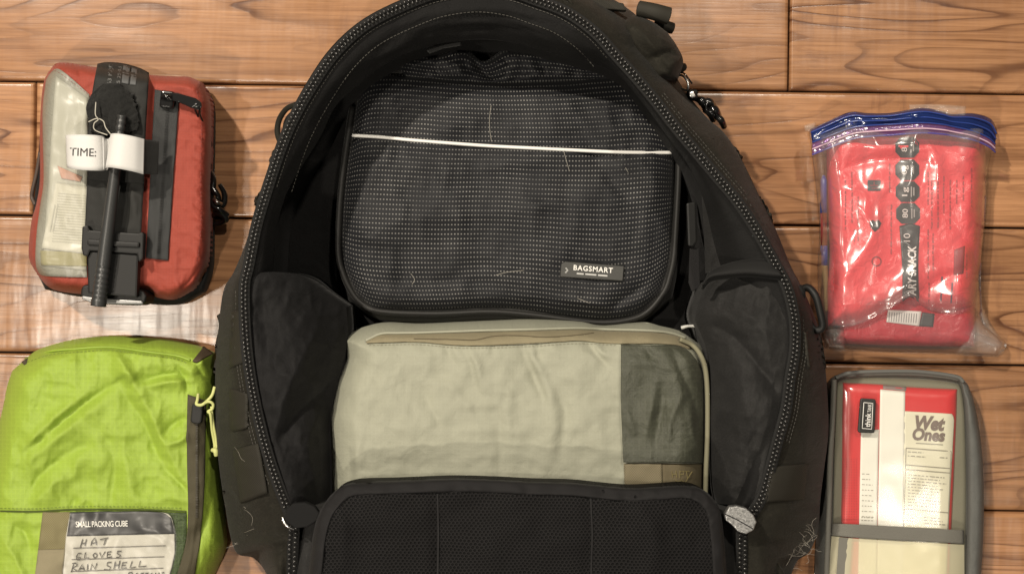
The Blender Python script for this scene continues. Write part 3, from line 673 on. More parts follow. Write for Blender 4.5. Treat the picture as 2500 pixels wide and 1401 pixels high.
tube('ring_link', [(1654,180,.076),(1670,180,.080),(1690,205,.080)], 2.2, M['gloss'], bp)
plate('cord_stop', rrect(1680, 218, 1704, 242, 7), 0.066, 0.078, M['bplastic'], bp, 0.002, 3)
plate('cord_clasp', [(1682,224),(1694,222),(1700,236),(1690,241),(1683,236)], 0.078, 0.082, M['steel'], bp, 0.0012, 3)
for a, b, r in (((1700,240),(1722,262),11), ((1712,250),(1740,258),12), ((1728,262),(1752,285),13), ((1744,282),(1768,310),9), ((1722,268),(1742,292),11)):
    tube('cord_knot', [(a[0], a[1], .060), ((a[0] + b[0]) / 2 + 3, (a[1] + b[1]) / 2 - 4, .068), (b[0], b[1], .060)], [r * .8, r, r * .8], M['gloss'], bp, ns=10)
tube('cord_ring', ellipse(1734, 262, 11, 13, 14) and [(x, y, .074) for x, y in ellipse(1734, 262, 10, 12, 14)], 2.2, M['gloss'], bp)

M['stitch'] = fabric('stitching', (0.05, 0.047, 0.04), 0.7, 0.05, 0.3)
def stitches(name, surf, path, mat, parent, lift=0.0008, on=6.0, off=3.5, w=1.5):
    d = cr_index(np.array(path, float), 40 * len(path)); L = np.concatenate([[0], np.cumsum(np.linalg.norm(np.diff(d, axis=0), axis=1))])
    segs = []; a = 0.0
    while a + on < L[-1]:
        segs.append([(np.interp(q, L, d[:, 0]), np.interp(q, L, d[:, 1])) for q in (a, a + on)]); a += on + off
    return strokes(name, surf, segs, w, lift, mat, parent, kind='stuff')
for dd in (20, 27):
    q = offs(RIM, dd)[5:11, :2]; stitches('stitching', shellS, q, M['stitch'], bp, 0.0014)
    q = offs(RIM, dd)[29:42, :2]; stitches('stitching', shellS, q, M['stitch'], bp, 0.0014)
for dd in (-22, -60):
    q = offs(RIM, dd)[13:28, :2]; stitches('stitching', gusS, q, M['stitch'], bp, 0.0010)

# ------------------------------------------------------------------ black dotted organizer inside the backpack
M['white'] = plain('white_tape', (0.72, 0.71, 0.68), 0.6)
M['piping'] = fabric('black_piping', (0.016, 0.0155, 0.0145), 0.5, 0.05, 0.5, weave=4)
og = thing('packing_organizer', 'black organizer bag with rows of pale dots and a white line, lying inside the backpack', 'organizer', 1240, 480)
ob = ([(862,200),(960,150),(1240,150),(1520,150),(1618,220)], [(850,735),(930,782),(1050,792),(1200,788),(1380,796),(1480,802),(1560,792),(1640,730)],
      [(862,200),(846,300),(832,420),(824,560),(830,660),(850,735)], [(1618,220),(1652,320),(1662,420),(1660,540),(1658,640),(1640,730)])
pillow('body', ob, 0.030, 0.020, 26, M['piping'], og, 60, 60, noise=2, seed=2, base=0.022, inset=0.02)
ol = ([(876,214),(930,178),(1130,192),(1240,196),(1380,192),(1540,184),(1606,226)], [(872,722),(925,752),(1060,758),(1200,752),(1300,760),(1400,774),(1480,780),(1560,764),(1612,716)],
      [(876,214),(860,320),(846,420),(836,540),(838,640),(872,722)], [(1606,226),(1640,330),(1648,400),(1642,540),(1634,640),(1612,716)])
lid, lidS = pillow('dotted_lid', ol, 0.046, 0.018, 80, M['dots'], og, 110, 100, crumple=2.0, cscale=90, noise=5, nscale=150, seed=17, uvgrid=(800, 560), base=0.035, inset=0.0, wr=[
    ([(900,300),(1000,250),(1100,215)], 26, 3), ([(1120,230),(1400,240),(1560,260)], 18, 3), ([(1400,300),(1480,420),(1560,520)], 40, -5), ([(860,600),(980,540),(1200,520),(1350,500)], 40, 5),
    ([(1490,760),(1510,740),(1570,700)], 14, -6), ([(1380,735),(1460,745),(1500,760)], 12, 5), ([(900,680),(1000,690),(1200,680)], 30, -4), ([(1040,380),(1080,420),(1060,480)], 40, 3)])
# loose crumpled mesh at the top edge
of = ([(960,112),(1060,128),(1130,112),(1180,150),(1240,118),(1330,128),(1420,150),(1500,150)], [(985,190),(1130,204),(1240,208),(1380,202),(1510,196)], [(960,112),(965,150),(985,190)], [(1500,150),(1510,170),(1510,196)])
flp, flpS = pillow('mesh_ruffle', of, 0.044, 0.016, 26, M['dots'], og, 80, 26, noise=9, nscale=36, seed=44, uvgrid=(560, 80), base=0.03, inset=0.0,
    wr=[([(1150,120),(1175,170),(1210,195)], 14, -10), ([(1000,160),(1090,150),(1150,190)], 12, 6), ([(1230,140),(1320,140),(1420,170)], 10, 6)])
ed = cr_len(ol[2], np.linspace(0.1, 1, 24)).tolist() + cr_len(ol[1], np.linspace(0.02, 0.98, 40)).tolist() + cr_len(ol[3], np.linspace(0.97, 0.12, 26)).tolist()
ed = np.array(ed); c0 = np.array([1240, 480]); ed2 = ed + (ed - c0) / np.linalg.norm(ed - c0, axis=1)[:, None] * 9
tube('edge_piping', [(x, y, .050) for x, y in ed2[::2]], 7.5, M['piping'], og, n=160)
wl = [(860,331),(930,335),(1000,342),(1100,350),(1200,357),(1300,362),(1400,367),(1520,372),(1641,373)]
wz = lidS.at([p[0] for p in wl], [p[1] for p in wl])
tube('white_line', [(p[0], p[1], max(z, .060) + .0012) for p, z in zip(wl, wz)], 4.2, M['white'], og, n=80)
M['nameplate'] = plain('dark_metal_plate', (0.11, 0.11, 0.105), 0.35, 0.8)
npz = float(lidS.at([1446], [661])[0]) + 0.0045
npl = plate('name_plate', [(1370,637),(1524,649),(1521,686),(1367,676)], npz - .003, npz, M['nameplate'], og, 0.0005, 1)
M['letter'] = plain('pale_print', (0.75, 0.74, 0.70), 0.4)
fpz = Flat(npz)
text('lettering', fpz, 'BAGSMART', 1400, 659, 96, 12.5, M['letter'], npl, rot=-4.5, bold=0.015, spacing=1.15, kind='stuff')
strokes('fine_print', fpz, [[(1408,667.5),(1425,669)], [(1429,669),(1456,671.3)], [(1460,671.5),(1483,673.5)]], 3.6, 0.0004, plain('fine_grey', (0.45, 0.45, 0.43), 0.5), npl, kind='stuff')
strokes('emblem', fpz, [[(1381,654),(1386,660),(1380,666)]], 4, 0.0004, plain('emblem_grey', (0.28, 0.28, 0.27), 0.5), npl, kind='stuff')

# ------------------------------------------------------------------ beige packing cube inside the backpack
M['beige'] = fabric('beige_ripstop', (0.300, 0.303, 0.235), 0.62, 0.05, 0.5, rip=9.5, ripmul=1.035, mott=0.07, spec=0.35, wr=0.18, wscale=0.02)
M['khaki'] = fabric('khaki_tape', (0.235, 0.205, 0.130), 0.75, 0.05, 0.7, weave=4, mott=0.12)
M['khaki2'] = fabric('khaki_piping', (0.185, 0.175, 0.115), 0.7, 0.05, 0.7, weave=4, mott=0.12)
bc = thing('packing_cube', 'beige ripstop packing cube with olive mesh end lying inside the backpack', 'packing cube', 1265, 1000)
bs = ([(838,828),(863,810),(894,796),(941,788),(1020,791),(1114,787),(1208,783),(1300,780),(1410,785),(1457,794),(1488,795),(1535,790),(1582,788),(1614,796),(1661,808),(1694,830)],
      [(816,1250),(1000,1256),(1265,1260),(1500,1258),(1722,1250)], [(838,828),(847,868),(840,895),(823,933),(809,995),(803,1027),(806,1074),(808,1168),(816,1250)], [(1694,830),(1717,851),(1730,892),(1733,964),(1730,1074),(1728,1168),(1722,1250)])
bwr = [([(1130,850),(1150,890),(1165,960)], 9, -3.5), ([(1145,850),(1165,900),(1182,960)], 10, 3), ([(1275,850),(1300,910),(1330,985)], 11, -4.5), ([(1290,845),(1318,905),(1350,970)], 12, 4),
       ([(1030,945),(1055,1000),(1077,1050)], 10, -2.6), ([(1120,960),(1150,1010),(1180,1060)], 14, 2), ([(1250,940),(1240,1000),(1245,1080)], 16, 3), ([(1365,965),(1380,1010),(1365,1110)], 14, -4), ([(1340,960),(1352,1030),(1340,1120)], 20, 3.5),
       ([(1430,832),(1462,870),(1490,900)], 9, -3.2), ([(1450,838),(1480,872)], 8, 3), ([(1085,845),(1100,870),(1110,892)], 8, -2.5), ([(1310,840),(1320,880)], 8, -3), ([(855,850),(870,880),(850,905)], 14, -4), ([(850,1100),(860,1160),(850,1200)], 12, -3), ([(870,1080),(875,1150)], 16, 2.5), ([(1215,1010),(1222,1100),(1215,1190)], 14, -2.5), ([(1200,840),(1206,870)], 7, -2.5), ([(1400,890),(1410,960)], 24, 2.5)]
bwr = [(p_, w_, a_ * 0.85) for p_, w_, a_ in bwr]
cube, cubeS = pillow('body', bs, 0.060, 0.052, 78, M['beige'], bc, 170, 110, p=2.0, crumple=1.6, cscale=60, noise=4, nscale=130, seed=23, wr=bwr, base=0.022, inset=0.02)
zt = [(893,833),(925,817),(1020,814),(1114,811),(1200,808),(1300,806),(1410,803),(1480,806),(1560,808),(1620,812),(1664,822),(1692,838)]
zb = [(896,838),(925,836),(1020,834),(1114,842),(1200,842),(1300,838),(1410,831),(1480,836),(1560,838),(1620,838),(1656,842),(1684,852)]
decal('zipper_tape', cubeS, (zt, zb, [zt[0], zb[0]], [zt[-1], zb[-1]]), 0.0022, M['khaki'], bc, 90, 8, 0.0012, zadd=lambda X, Y, U, V: 0.0012 * np.sin(np.pi * V))
zl = cr_len(zt, np.linspace(0, 1, 40)); zz = cubeS.at(zl[:, 0], zl[:, 1])
tube('seam_roll', [(x, y - 2, z + .0026) for (x, y), z in zip(zl[::2], zz[::2])], 3.4, M['beige'], bc)
zc = [(1010,826),(1110,828),(1160,829),(1205,820),(1260,818),(1330,822),(1400,818),(1450,812)]
strokes('zipper_line', cubeS, [zc], 2.0, 0.0046, fabric('khaki_dark', (0.11, 0.09, 0.055), 0.8), bc, smoothpath=True)
pp = [(1660,828),(1690,842),(1710,866),(1722,900),(1727,960),(1727,1060),(1724,1140),(1722,1230)]
pz = cubeS.at([p[0] - 14 for p in pp], [p[1] for p in pp])
tube('edge_piping', [(x, y, z + .004) for (x, y), z in zip(pp, pz)], 6, M['khaki2'], bc, n=60)
om = fabric('olive_mesh', (0.055, 0.058, 0.040), 0.5, 0.05, 0.6, rip=14, ripmul=1.2, mott=0.4, spec=0.5, wr=0.5, wscale=0.016)
ms = ([(1516,840),(1580,842),(1640,842),(1676,852),(1702,880)], [(1522,1128),(1600,1128),(1720,1130)], [(1516,840),(1516,980),(1522,1128)], [(1702,880),(1716,920),(1720,1000),(1720,1130)])
mp, mpS = decal('mesh_panel', cubeS, ms, 0.0052, om, bc, 44, 60, 0.0008, zadd=lambda X, Y, U, V: creases(X, Y, [
    ([(1575,850),(1590,866),(1602,872)], 7, -3), ([(1640,850),(1660,900),(1690,970),(1712,1060)], 13, -5), ([(1600,940),(1590,1000),(1575,1070)], 10, 3.5), ([(1620,950),(1612,1010),(1600,1080)], 12, -4.5),
    ([(1665,965),(1640,1020),(1630,1090)], 9, 4), ([(1685,980),(1690,1050),(1705,1100)], 8, 3), ([(1540,890),(1600,885),(1650,900)], 16, 2.5), ([(1530,1000),(1545,1060)], 12, 2.5)]))
wb = webbing('khaki_webbing', (0.25, 0.215, 0.135), 0.75, 'x', 5.5, 0.4)
decal('webbing', cubeS, quad((1523,1131), (1616,1131), (1618,1222), (1526,1222)), 0.0024, wb, bc, 14, 14, 0.0015)
lp_, lpS_ = decal('logo_patch', cubeS, quad((1617,1131), (1721,1133), (1720,1222), (1619,1222)), 0.0020, fabric('olive_patch', (0.115, 0.095, 0.055), 0.7, 0.05, 0.5), bc, 14, 14, 0.001)
ylo = plain('yellow_thread', (0.17, 0.14, 0.05), 0.7)
strokes('logo_mark', lpS_, [[(1640,1150),(1642,1165)], [(1640,1158),(1650,1156)], [(1650,1148),(1652,1165)], [(1660,1148),(1660,1166)], [(1660,1150),(1670,1150),(1668,1157),(1660,1158)], [(1672,1150),(1684,1150)], [(1676,1150),(1678,1166)], [(1648,1170),(1655,1176),(1664,1170),(1672,1178),(1682,1162),(1690,1150)]], 1.6, 0.0012, ylo, lp_, kind='stuff')

# ------------------------------------------------------------------ red first aid pouch
M['red'] = fabric('red_nylon', (0.262, 0.043, 0.026), 0.62, 0.08, 0.5, rip=7.0, ripmul=1.12, mott=0.1, spec=0.35, wr=0.15, wscale=0.03)
M['ziptape'] = fabric('charcoal_zip_tape', (0.030, 0.031, 0.031), 0.6, 0.05, 0.7, weave=4.5, mott=0.2)
M['paper'] = plain('off_white_paper', (0.46, 0.445, 0.39), 0.7, var=0.05)
rp_ = thing('first_aid_pouch', 'red zippered first aid pouch with clear window on its front', 'pouch', 295, 450)
# dark back half on the floor
bk = ([(118,182),(240,165),(380,190),(496,215)], [(110,706),(180,722),(300,735),(430,744),(500,712)], [(118,182),(98,330),(78,560),(76,630),(110,706)], [(496,215),(520,262),(519,450),(518,640),(500,712)])
pillow('back_panel', bk, 0.010, 0.012, 16, M['dark'], rp_, 40, 50, base=0.0, inset=0.01)
rs = ([(118,176),(147,153),(230,164),(300,172),(364,183),(425,187),(460,188),(490,200)], [(92,672),(114,697),(141,710),(200,718),(300,722),(358,714),(386,727),(426,731),(467,711),(488,690)],
      [(118,176),(106,205),(100,260),(97,334),(97,440),(88,500),(77,540),(70,608),(74,640),(92,672)], [(490,200),(504,225),(515,262),(516,360),(513,450),(514,560),(508,640),(488,690)])
rb = [([(486,330),(500,345),(512,352)], 5, -2.2)] + [([(478 - (i % 3) * 4, 262 + i * 24), (495, 275 + i * 24), (510, 280 + i * 24)], 4, 2.0 * (1 if i % 2 else -1)) for i in range(16)]
rb += [([(130,165),(150,185),(160,200)], 7, -2), ([(190,165),(195,185)], 6, -2.5), ([(386,690),(400,705),(425,712)], 8, -2), ([(440,705),(460,690),(490,650)], 9, -3), ([(430,690),(440,710)], 7, 2), ([(366,200),(360,300),(352,440)], 6, -1.5), ([(384,195),(430,205),(470,215)], 10, 1.5)]
rbody, rS = pillow('body', rs, 0.018, 0.046, 34, M['red'], rp_, 130, 150, p=2.5, crumple=1.6, cscale=45, noise=2.0, nscale=110, seed=51, wr=rb, base=0.012, inset=0.0)
# window content behind clear vinyl
ws = ([(112,196),(122,180),(138,168),(160,180),(218,231)], [(88,652),(96,668),(112,674),(160,676),(212,677)], [(112,196),(104,260),(104,330),(106,440),(98,500),(90,560),(86,620),(88,652)], [(218,231),(217,350),(214,480),(212,600),(212,677)])
gw = fabric('grey_window_edge', (0.20, 0.195, 0.165), 0.5, 0.0, 0.3, mott=0.15, wr=0.4, wscale=0.05)
wn, wS = decal('window_backing', rS, ws, 0.0010, gw, rp_, 24, 50, 0.0006, zadd=lambda X, Y, U, V: creases(X, Y, [([(104,330 + 22 * i), (118, 340 + 22 * i)], 5, 1.6) for i in range(5)] + [([(120 + 14 * i, 660), (124 + 14 * i, 676)], 5, 1.6) for i in range(6)]))
decal('pad', wS, quad((136,186), (214,242), (210,660), (104,648)), 0.0010, plain('cream_pad', (0.37, 0.365, 0.325), 0.7, var=0.06), wn, 12, 30, 0.0006)
decal('pad', wS, quad((98,612), (211,616), (211,650), (100,648)), 0.0018, plain('olive_pad', (0.24, 0.215, 0.09), 0.7), wn, 12, 8, 0.0006)
leaf, leafS = decal('leaflet', wS, quad((136,446), (213,456), (207,620), (101,606)), 0.0024, M['paper'], wn, 12, 20, 0.0005)
ink = plain('grey_ink', (0.33, 0.32, 0.28), 0.7)
strokes('print', leafS, [[(142 - .14 * i * 6, 472 + i * 6.5), (208 - .02 * i * 6, 478 + i * 6.5)] for i in range(19)], 1.7, 0.0003, ink, leaf, kind='stuff')
strokes('print', leafS, [[(134, 500), (122, 566)], [(141, 500), (129, 566)]], 3, 0.0003, ink, leaf, kind='stuff')
decal('leaflet', wS, quad((140,405), (200,432), (196,444), (150,436)), 0.0022, plain('pink_card', (0.42, 0.20, 0.14), 0.7), wn, 8, 8, 0.0005)
M['vinyl'] = film('clear_vinyl', (0.95, 0.95, 0.90), 0.34, 0.0, 0.012, 0.13, (0.66, 0.65, 0.60), spec=0.6)
decal('clear_window', rS, ws, 0.0046, M['vinyl'], rp_, 24, 50, 0, zadd=lambda X, Y, U, V: -0.0026 * (1 - np.clip(np.minimum(np.minimum(U, 1 - U), np.minimum(V, 1 - V)) / .06, 0, 1)))
# zipper
zs = quad((378,219), (437,228), (409,636), (356,630))
zo, zS = decal('zipper', rS, zs, 0.0022, M['ziptape'], rp_, 12, 60, 0.0014, zadd=lambda X, Y, U, V: 0.0012 * np.exp(-((U - .5) / .12) ** 2))
strokes('coil', zS, [[(407 - .062 * y, 236 + y), (407 - .062 * y + 7, 237 + y)] for y in range(30, 385, 7)], 3.2, 0.0006, fabric('coil_black', (0.016, 0.016, 0.016), 0.4), zo, kind='stuff')
zz = float(zS.at([405], [240])[0])
sd = plate('zipper_slider', rrect(390, 222, 424, 264, 8, 6), zz, zz + .005, M['gloss'], rp_, 0.0015, 3)
tube('slider_bridge', [(396,240,zz+.005),(406,236,zz+.009),(420,238,zz+.006)], 5, M['gloss'], sd)
pl = plate('pull_tab', [(418,226),(440,229),(478,240),(491,250),(492,262),(484,270),(466,264),(436,250),(420,246)], zz + .005, zz + .0075, M['gloss'], sd, 0.001, 2)
tube('pull_cord', [(480,252,zz+.008),(470,262,zz+.007),(486,262,zz+.007),(488,280,zz+.002),(496,300,zz-.006),(486,290,zz-.004),(476,268,zz+.004)], 2.6, M['gloss'], rp_)
# side clips and left loop
for a in ([(514,418,.016),(522,438,.020),(520,460,.022),(532,478,.022),(536,500,.020)], [(536,450,.020),(548,474,.018),(546,498,.018),(530,508,.018)], [(518,470,.018),(520,500,.022),(536,512,.022),(556,526,.018)], [(518,528,.014),(534,520,.020),(552,534,.018),(540,544,.014),(520,548,.012)]):
    tube('zipper_pull', a, [5, 7, 8, 7, 5][:len(a)], M['gloss'], rp_, ns=10)
tube('zipper_pull', [(522,486,.024),(530,494,.026),(540,498,.022)], 5, M['steel'], rp_)
tube('side_loop', [(98,372,.022),(90,420,.018),(80,462,.014),(78,482,.012),(86,500,.014)], 5, plain('brown_cord', (0.06, 0.04, 0.03), 0.6), rp_)

# ------------------------------------------------------------------ tourniquet on the red pouch
tq = thing('tourniquet', 'black combat tourniquet with plastic rod strapped down the front of the red pouch', 'tourniquet', 280, 450)
M['strap'] = webbing('tourniquet_strap', (0.026, 0.026, 0.024), 0.7, 'x', 4.0, 0.6)
M['velcro'] = fabric('velcro', (0.012, 0.012, 0.011), 0.9, 0.1, 1.0, mott=0.7, weave=2.4)
s1 = ([(238,156),(262,152),(300,155),(340,166),(364,178)], [(214,440),(352,448)], [(238,156),(226,220),(216,300),(214,440)], [(364,178),(362,220),(356,320),(352,448)])
st1, st1S = decal('strap', rS, s1, 0.010, M['strap'], tq, 24, 50, 0.0018, zadd=lambda X, Y, U, V: -0.012 * np.clip(1 - V / .10, 0, 1) ** 2 + 0.002 * np.sin(np.pi * U))
pk = plain('faded_print', (0.17, 0.17, 0.165), 0.7)
text('print', st1S, '63 K/JE', 271, 207, 48, 9, pk, st1, rot=85, lift=.0005, kind='stuff')
text('print', st1S, '15 2543', 292, 209, 46, 8, pk, st1, rot=84, lift=.0005, kind='stuff')
decal('print_block', st1S, quad((301,159), (318,163), (314,206), (297,203)), .0008, plain('grey_block', (0.085, 0.087, 0.088), 0.7), st1, 5, 8, 0.0002)
decal('print_block', st1S, quad((322,165), (337,169), (331,208), (317,207)), .0008, plain('grey_block2', (0.085, 0.087, 0.088), 0.7), st1, 5, 8, 0.0002)
# fuzzy hook-and-loop end
vz = ([(222,232),(250,206),(290,206),(322,236)], [(222,320),(260,330),(336,318)], [(222,232),(210,264),(218,300),(222,320)], [(322,236),(334,270),(338,300),(336,318)])
vel, velS = decal('fuzzy_patch', st1S, vz, 0.004, M['velcro'], tq, 36, 36, 0.003, zadd=lambda X, Y, U, V: 0.0016 * fbm(X / 5, Y / 5, 3, 2) + .003 * np.sin(np.pi * U) * np.sin(np.pi * V))
s2 = quad((213,436), (351,446), (344,590), (206,584))
decal('strap', rS, s2, 0.006, M['strap'], tq, 20, 30, 0.002, zadd=lambda X, Y, U, V: .002 * np.sin(np.pi * U) + creases(X, Y, [([(300,470),(310,510),(300,560)], 12, -4), ([(250,450),(258,520)], 10, 3), ([(320,455),(330,540)], 10, 3)]))
zq = float(rS.at([280], [600])[0])
# buckle frame, back plate and bottom bracket
plate('buckle', [(200,553),(214,550),(218,562),(338,570),(346,566),(351,572),(349,632),(338,640),(334,620),(220,612),(214,626),(202,624),(198,606)], zq + .006, zq + .014, M['bplastic'], tq, 0.0012, 2)
plate('buckle_bar', [(212,584),(340,592),(339,604),(212,598)], zq + .013, zq + .0165, M['bplastic'], tq, 0.0012, 2)
plate('back_plate', [(212,612),(338,620),(334,726),(214,716)], zq + .002, zq + .011, M['bplastic'], tq, 0.0015, 2)
plate('bracket', [(197,706),(202,696),(216,694),(222,706),(330,712),(336,704),(350,710),(358,722),(354,738),(340,746),(230,742),(204,732),(196,720)], zq - .022, zq + .004, M['bplastic'], tq, 0.002, 3)
plate('bracket_lip', [(200,722),(236,728),(346,734),(350,742),(230,742),(200,730)], zq + .004, zq + .0055, plain('grey_plastic_lip', (0.16, 0.16, 0.155), 0.3), tq, 0.0008, 2)
# windlass rod with grooves
t = np.linspace(0, 1, 140); rod = np.column_stack([298 - 58 * t, 282 + 465 * t, zq + .022 - .004 * t]); rr = 11.5 + 7.5 * np.clip(t * 1.0, 0, 1)
for c in (0.02, 0.05, 0.085): rr = rr - 2.0 * np.exp(-((t - c) / .006) ** 2)
for c in (0.80, 0.83, 0.86, 0.885, 0.91, 0.935, 0.96): rr = rr - 2.2 * np.exp(-((t - c) / .006) ** 2)
tube('windlass_rod', rod, rr, plain('rod_plastic', (0.030, 0.031, 0.031), 0.38, 0, 0.5), tq, ns=20, smoothpath=False)
# white time strap: a curled loop and a flat piece over the rod
lw = plain('white_strap', (0.58, 0.575, 0.56), 0.75, var=0.05)
zt_ = zq + .024
def arc(yt, yb, x0, x1, n=14):
    a = np.linspace(0, np.pi, n); X = x0 + (x1 - x0) * (0.5 - 0.5 * np.cos(a)); return X, a
X, a = arc(0, 0, 160, 256)
r_t = [(x, 331 + 4 * i / 13 - 4 * math.sin(b), zt_ - .010 + .016 * math.sin(b) ** .7) for i, (x, b) in enumerate(zip(X, a))]
r_b = [(x + 3, 408 + 8 * i / 13 + 4 * math.sin(b), zt_ - .010 + .016 * math.sin(b) ** .7) for i, (x, b) in enumerate(zip(X, a))]
lo, loS = loft('time_strap', [r_t, r_b], 40, 8, lw, tq, thick=0.0008)
text('lettering', loS, 'TIME:', 170, 380, 64, 19, plain('black_ink', (0.02, 0.02, 0.02), 0.6), lo, rot=-2, bold=0.0, lift=.0005, kind='stuff')
r_t = [(270,327,zt_+.006),(280,326,zt_+.011),(300,328,zt_+.013),(330,334,zt_+.010),(353,340,zt_+.004)]; r_b = [(257,410,zt_+.006),(268,409,zt_+.011),(290,412,zt_+.0135),(325,419,zt_+.010),(351,426,zt_+.004)]
loft('time_strap', [r_t, r_b], 40, 8, lw, tq, thick=0.0008)
loft('time_strap', [[(252,336,zt_+.002),(262,340,zt_-.004),(268,336,zt_+.004)], [(254,414,zt_+.002),(260,416,zt_-.004),(262,412,zt_+.004)]], 12, 6, lw, tq, thick=0.0006)
loft('strap_end', [[(352,341,zt_+.004),(370,342,zt_-.002),(388,346,zt_-.006)], [(349,424,zt_+.004),(366,425,zt_-.002),(386,426,zt_-.006)]], 16, 12, M['velcro'], tq, thick=0.0012, disp=lambda X, Y: .0006 * fbm(X / 5, Y / 5, 9, 2))
tubes('loose_thread', [[(234,250,zq+.022),(233,280,zq+.024),(240,292,zq+.023),(230,302,zq+.023),(232,318,zq+.022),(262,330,zq+.024)], [(216,298,zq+.02),(236,290,zq+.022),(252,296,zq+.022),(258,312,zq+.022),(270,328,zq+.024)]], 1.3, plain('thread', (0.42, 0.40, 0.34), 0.8), tq, kind='stuff')

stitches('stitching', rS, [(480,222),(492,280),(490,400),(490,560),(480,650)], plain('dark_red_thread', (0.14, 0.02, 0.015), 0.7), rp_, .0008)
stitches('stitching', rS, [(222,236),(150,182),(130,172)], plain('dark_red_thread2', (0.16, 0.022, 0.016), 0.7), rp_, .0016)
stitches('stitching', cubeS, [(900,842),(1020,840),(1114,848),(1200,848),(1300,844),(1410,838),(1510,842)], plain('sage_thread', (0.22, 0.21, 0.15), 0.7), bc, .0012)

# ------------------------------------------------------------------ green packing cube
M['green'] = fabric('lime_ripstop', (0.255, 0.365, 0.042), 0.5, 0.03, 0.5, rip=11.0, ripmul=1.09, mott=0.10, spec=0.4, wr=0.22, wscale=0.016)
M['olive'] = fabric('olive_tape', (0.060, 0.052, 0.030), 0.7, 0.03, 0.6, weave=4, mott=0.2)
gc = thing('packing_cube', 'lime green packing cube with handwritten name card beside the backpack', 'packing cube', 260, 1120)
gs = ([(30,905),(66,873),(98,851),(177,829),(266,820),(355,824),(421,831),(488,846),(524,862)], [(-60,1500),(150,1510),(330,1505),(440,1480),(505,1440)],
      [(30,905),(18,940),(8,990),(-8,1060),(-35,1200),(-55,1350),(-60,1500)], [(524,862),(531,960),(534,1060),(538,1150),(550,1290),(546,1350),(505,1440)])
gwr = [([(66,1104),(150,1030),(220,975),(300,925)], 12, -6), ([(80,1120),(160,1052),(240,990)], 16, 5), ([(60,1090),(140,1015),(215,955)], 16, 5), ([(275,855),(310,905),(330,930)], 18, 6), ([(290,900),(340,960),(400,1080),(450,1180)], 18, 5), ([(300,960),(350,1030),(390,1120)], 14, -5),
       ([(345,930),(400,915),(460,912)], 12, -5), ([(350,945),(410,932),(460,930)], 12, 5), ([(72,1215),(90,1170),(160,1110),(230,1080)], 16, -5), ([(80,1235),(120,1190),(190,1130)], 20, 4), ([(20,1060),(50,1110),(30,1200)], 20, -4),
       ([(400,1060),(430,1030),(458,1020)], 9, -5), ([(410,1085),(440,1075),(458,1060)], 8, 5), ([(400,1140),(440,1180),(458,1200)], 9, -4), ([(270,1080),(280,1150),(270,1230)], 18, -4), ([(300,1070),(310,1150),(330,1230)], 16, 3), ([(430,890),(455,930),(458,960)], 10, -5),
       ([(480,890),(500,920),(522,935)], 9, -5), ([(490,870),(505,900),(525,905)], 8, 4), ([(505,1000),(515,1080),(512,1200)], 9, 3), ([(170,1240),(180,1228),(190,1215)], 7, -4), ([(210,1240),(215,1220)], 7, -3), ([(20,1280),(60,1300),(80,1360)], 14, -5), ([(10,1320),(40,1370),(60,1420)], 16, 4), ([(470,1330),(500,1280),(520,1200)], 14, -4),
       ([(66,873),(180,848),(266,846),(355,856),(430,866),(466,880)], 7, -4.5), ([(66,884),(180,858),(266,856),(355,866),(430,876)], 8, 3)]
gwr = [(p_, w_, a_ * 1.05) for p_, w_, a_ in gwr]
gb, gS = pillow('body', gs, 0.008, 0.050, 74, M['green'], gc, 170, 170, p=2.0, crumple=2.6, cscale=52, noise=5, nscale=120, seed=61, wr=gwr, base=0.0, inset=0.03)
sl_ = [(62,876),(120,858),(177,852),(266,847),(355,858),(430,868),(464,879)]
sz = gS.at([p[0] for p in sl_], [p[1] for p in sl_]); tube('seam', [(x, y, z + .0012) for (x, y), z in zip(sl_, sz)], 2.6, M['green'], gc, n=60)
pg_t = [(0,1247),(89,1248),(177,1243),(310,1243),(400,1245),(455,1248)]
strokes('seam', gS, [pg_t], 4, 0.0012, fabric('dark_green_seam', (0.05, 0.07, 0.012), 0.8), gc, smoothpath=True)
zt2 = ([(458,962),(504,978)], [(420,1440),(470,1452)], [(458,962),(456,1050),(457,1150),(459,1245),(452,1330),(420,1440)], [(504,978),(502,1080),(500,1180),(494,1268),(486,1330),(470,1452)])
zp, zpS = decal('zipper', gS, zt2, 0.0018, M['olive'], gc, 12, 60, 0.0012, zadd=lambda X, Y, U, V: .001 * np.exp(-((U - .5) / .12) ** 2))
strokes('coil', zpS, [[(480 - .0 * y, 985 + y), (480, 989 + y)] for y in range(10, 280, 6)], 5, 0.0006, fabric('coil_olive', (0.035, 0.03, 0.02), 0.5), zp, kind='stuff')
gz = float(zpS.at([482], [1000])[0])
gs_ = plate('zipper_slider', rrect(466, 984, 494, 1034, 9, 6), gz + .001, gz + .006, M['bplastic'], gc, 0.0014, 3)
M['cord'] = plain('pale_lime_cord', (0.50, 0.52, 0.20), 0.7)
tube('pull_cord', [(484,962,gz+.006),(482,976,gz+.010),(480,986,gz+.012),(492,988,gz+.012),(506,978,gz+.012),(518,964,gz+.012),(524,944,gz+.010)], 4.0, M['cord'], gc)
tube('pull_cord', [(498,984,gz+.012),(510,980,gz+.014),(520,986,gz+.013),(518,998,gz+.012),(508,1004,gz+.012),(514,1012,gz+.012),(518,1050,gz+.006),(524,1086,gz+.002),(522,1104,gz+.002)], 3.6, M['cord'], gc)
tube('pull_cord', [(516,992,gz+.012),(520,1030,gz+.008),(527,1070,gz+.004),(529,1095,gz+.003)], 3.2, M['cord'], gc)
tube('cord_knot', [(518,1098,gz+.003),(526,1100,gz+.005),(528,1112,gz+.004)], [5, 7, 5], M['cord'], gc, ns=10)
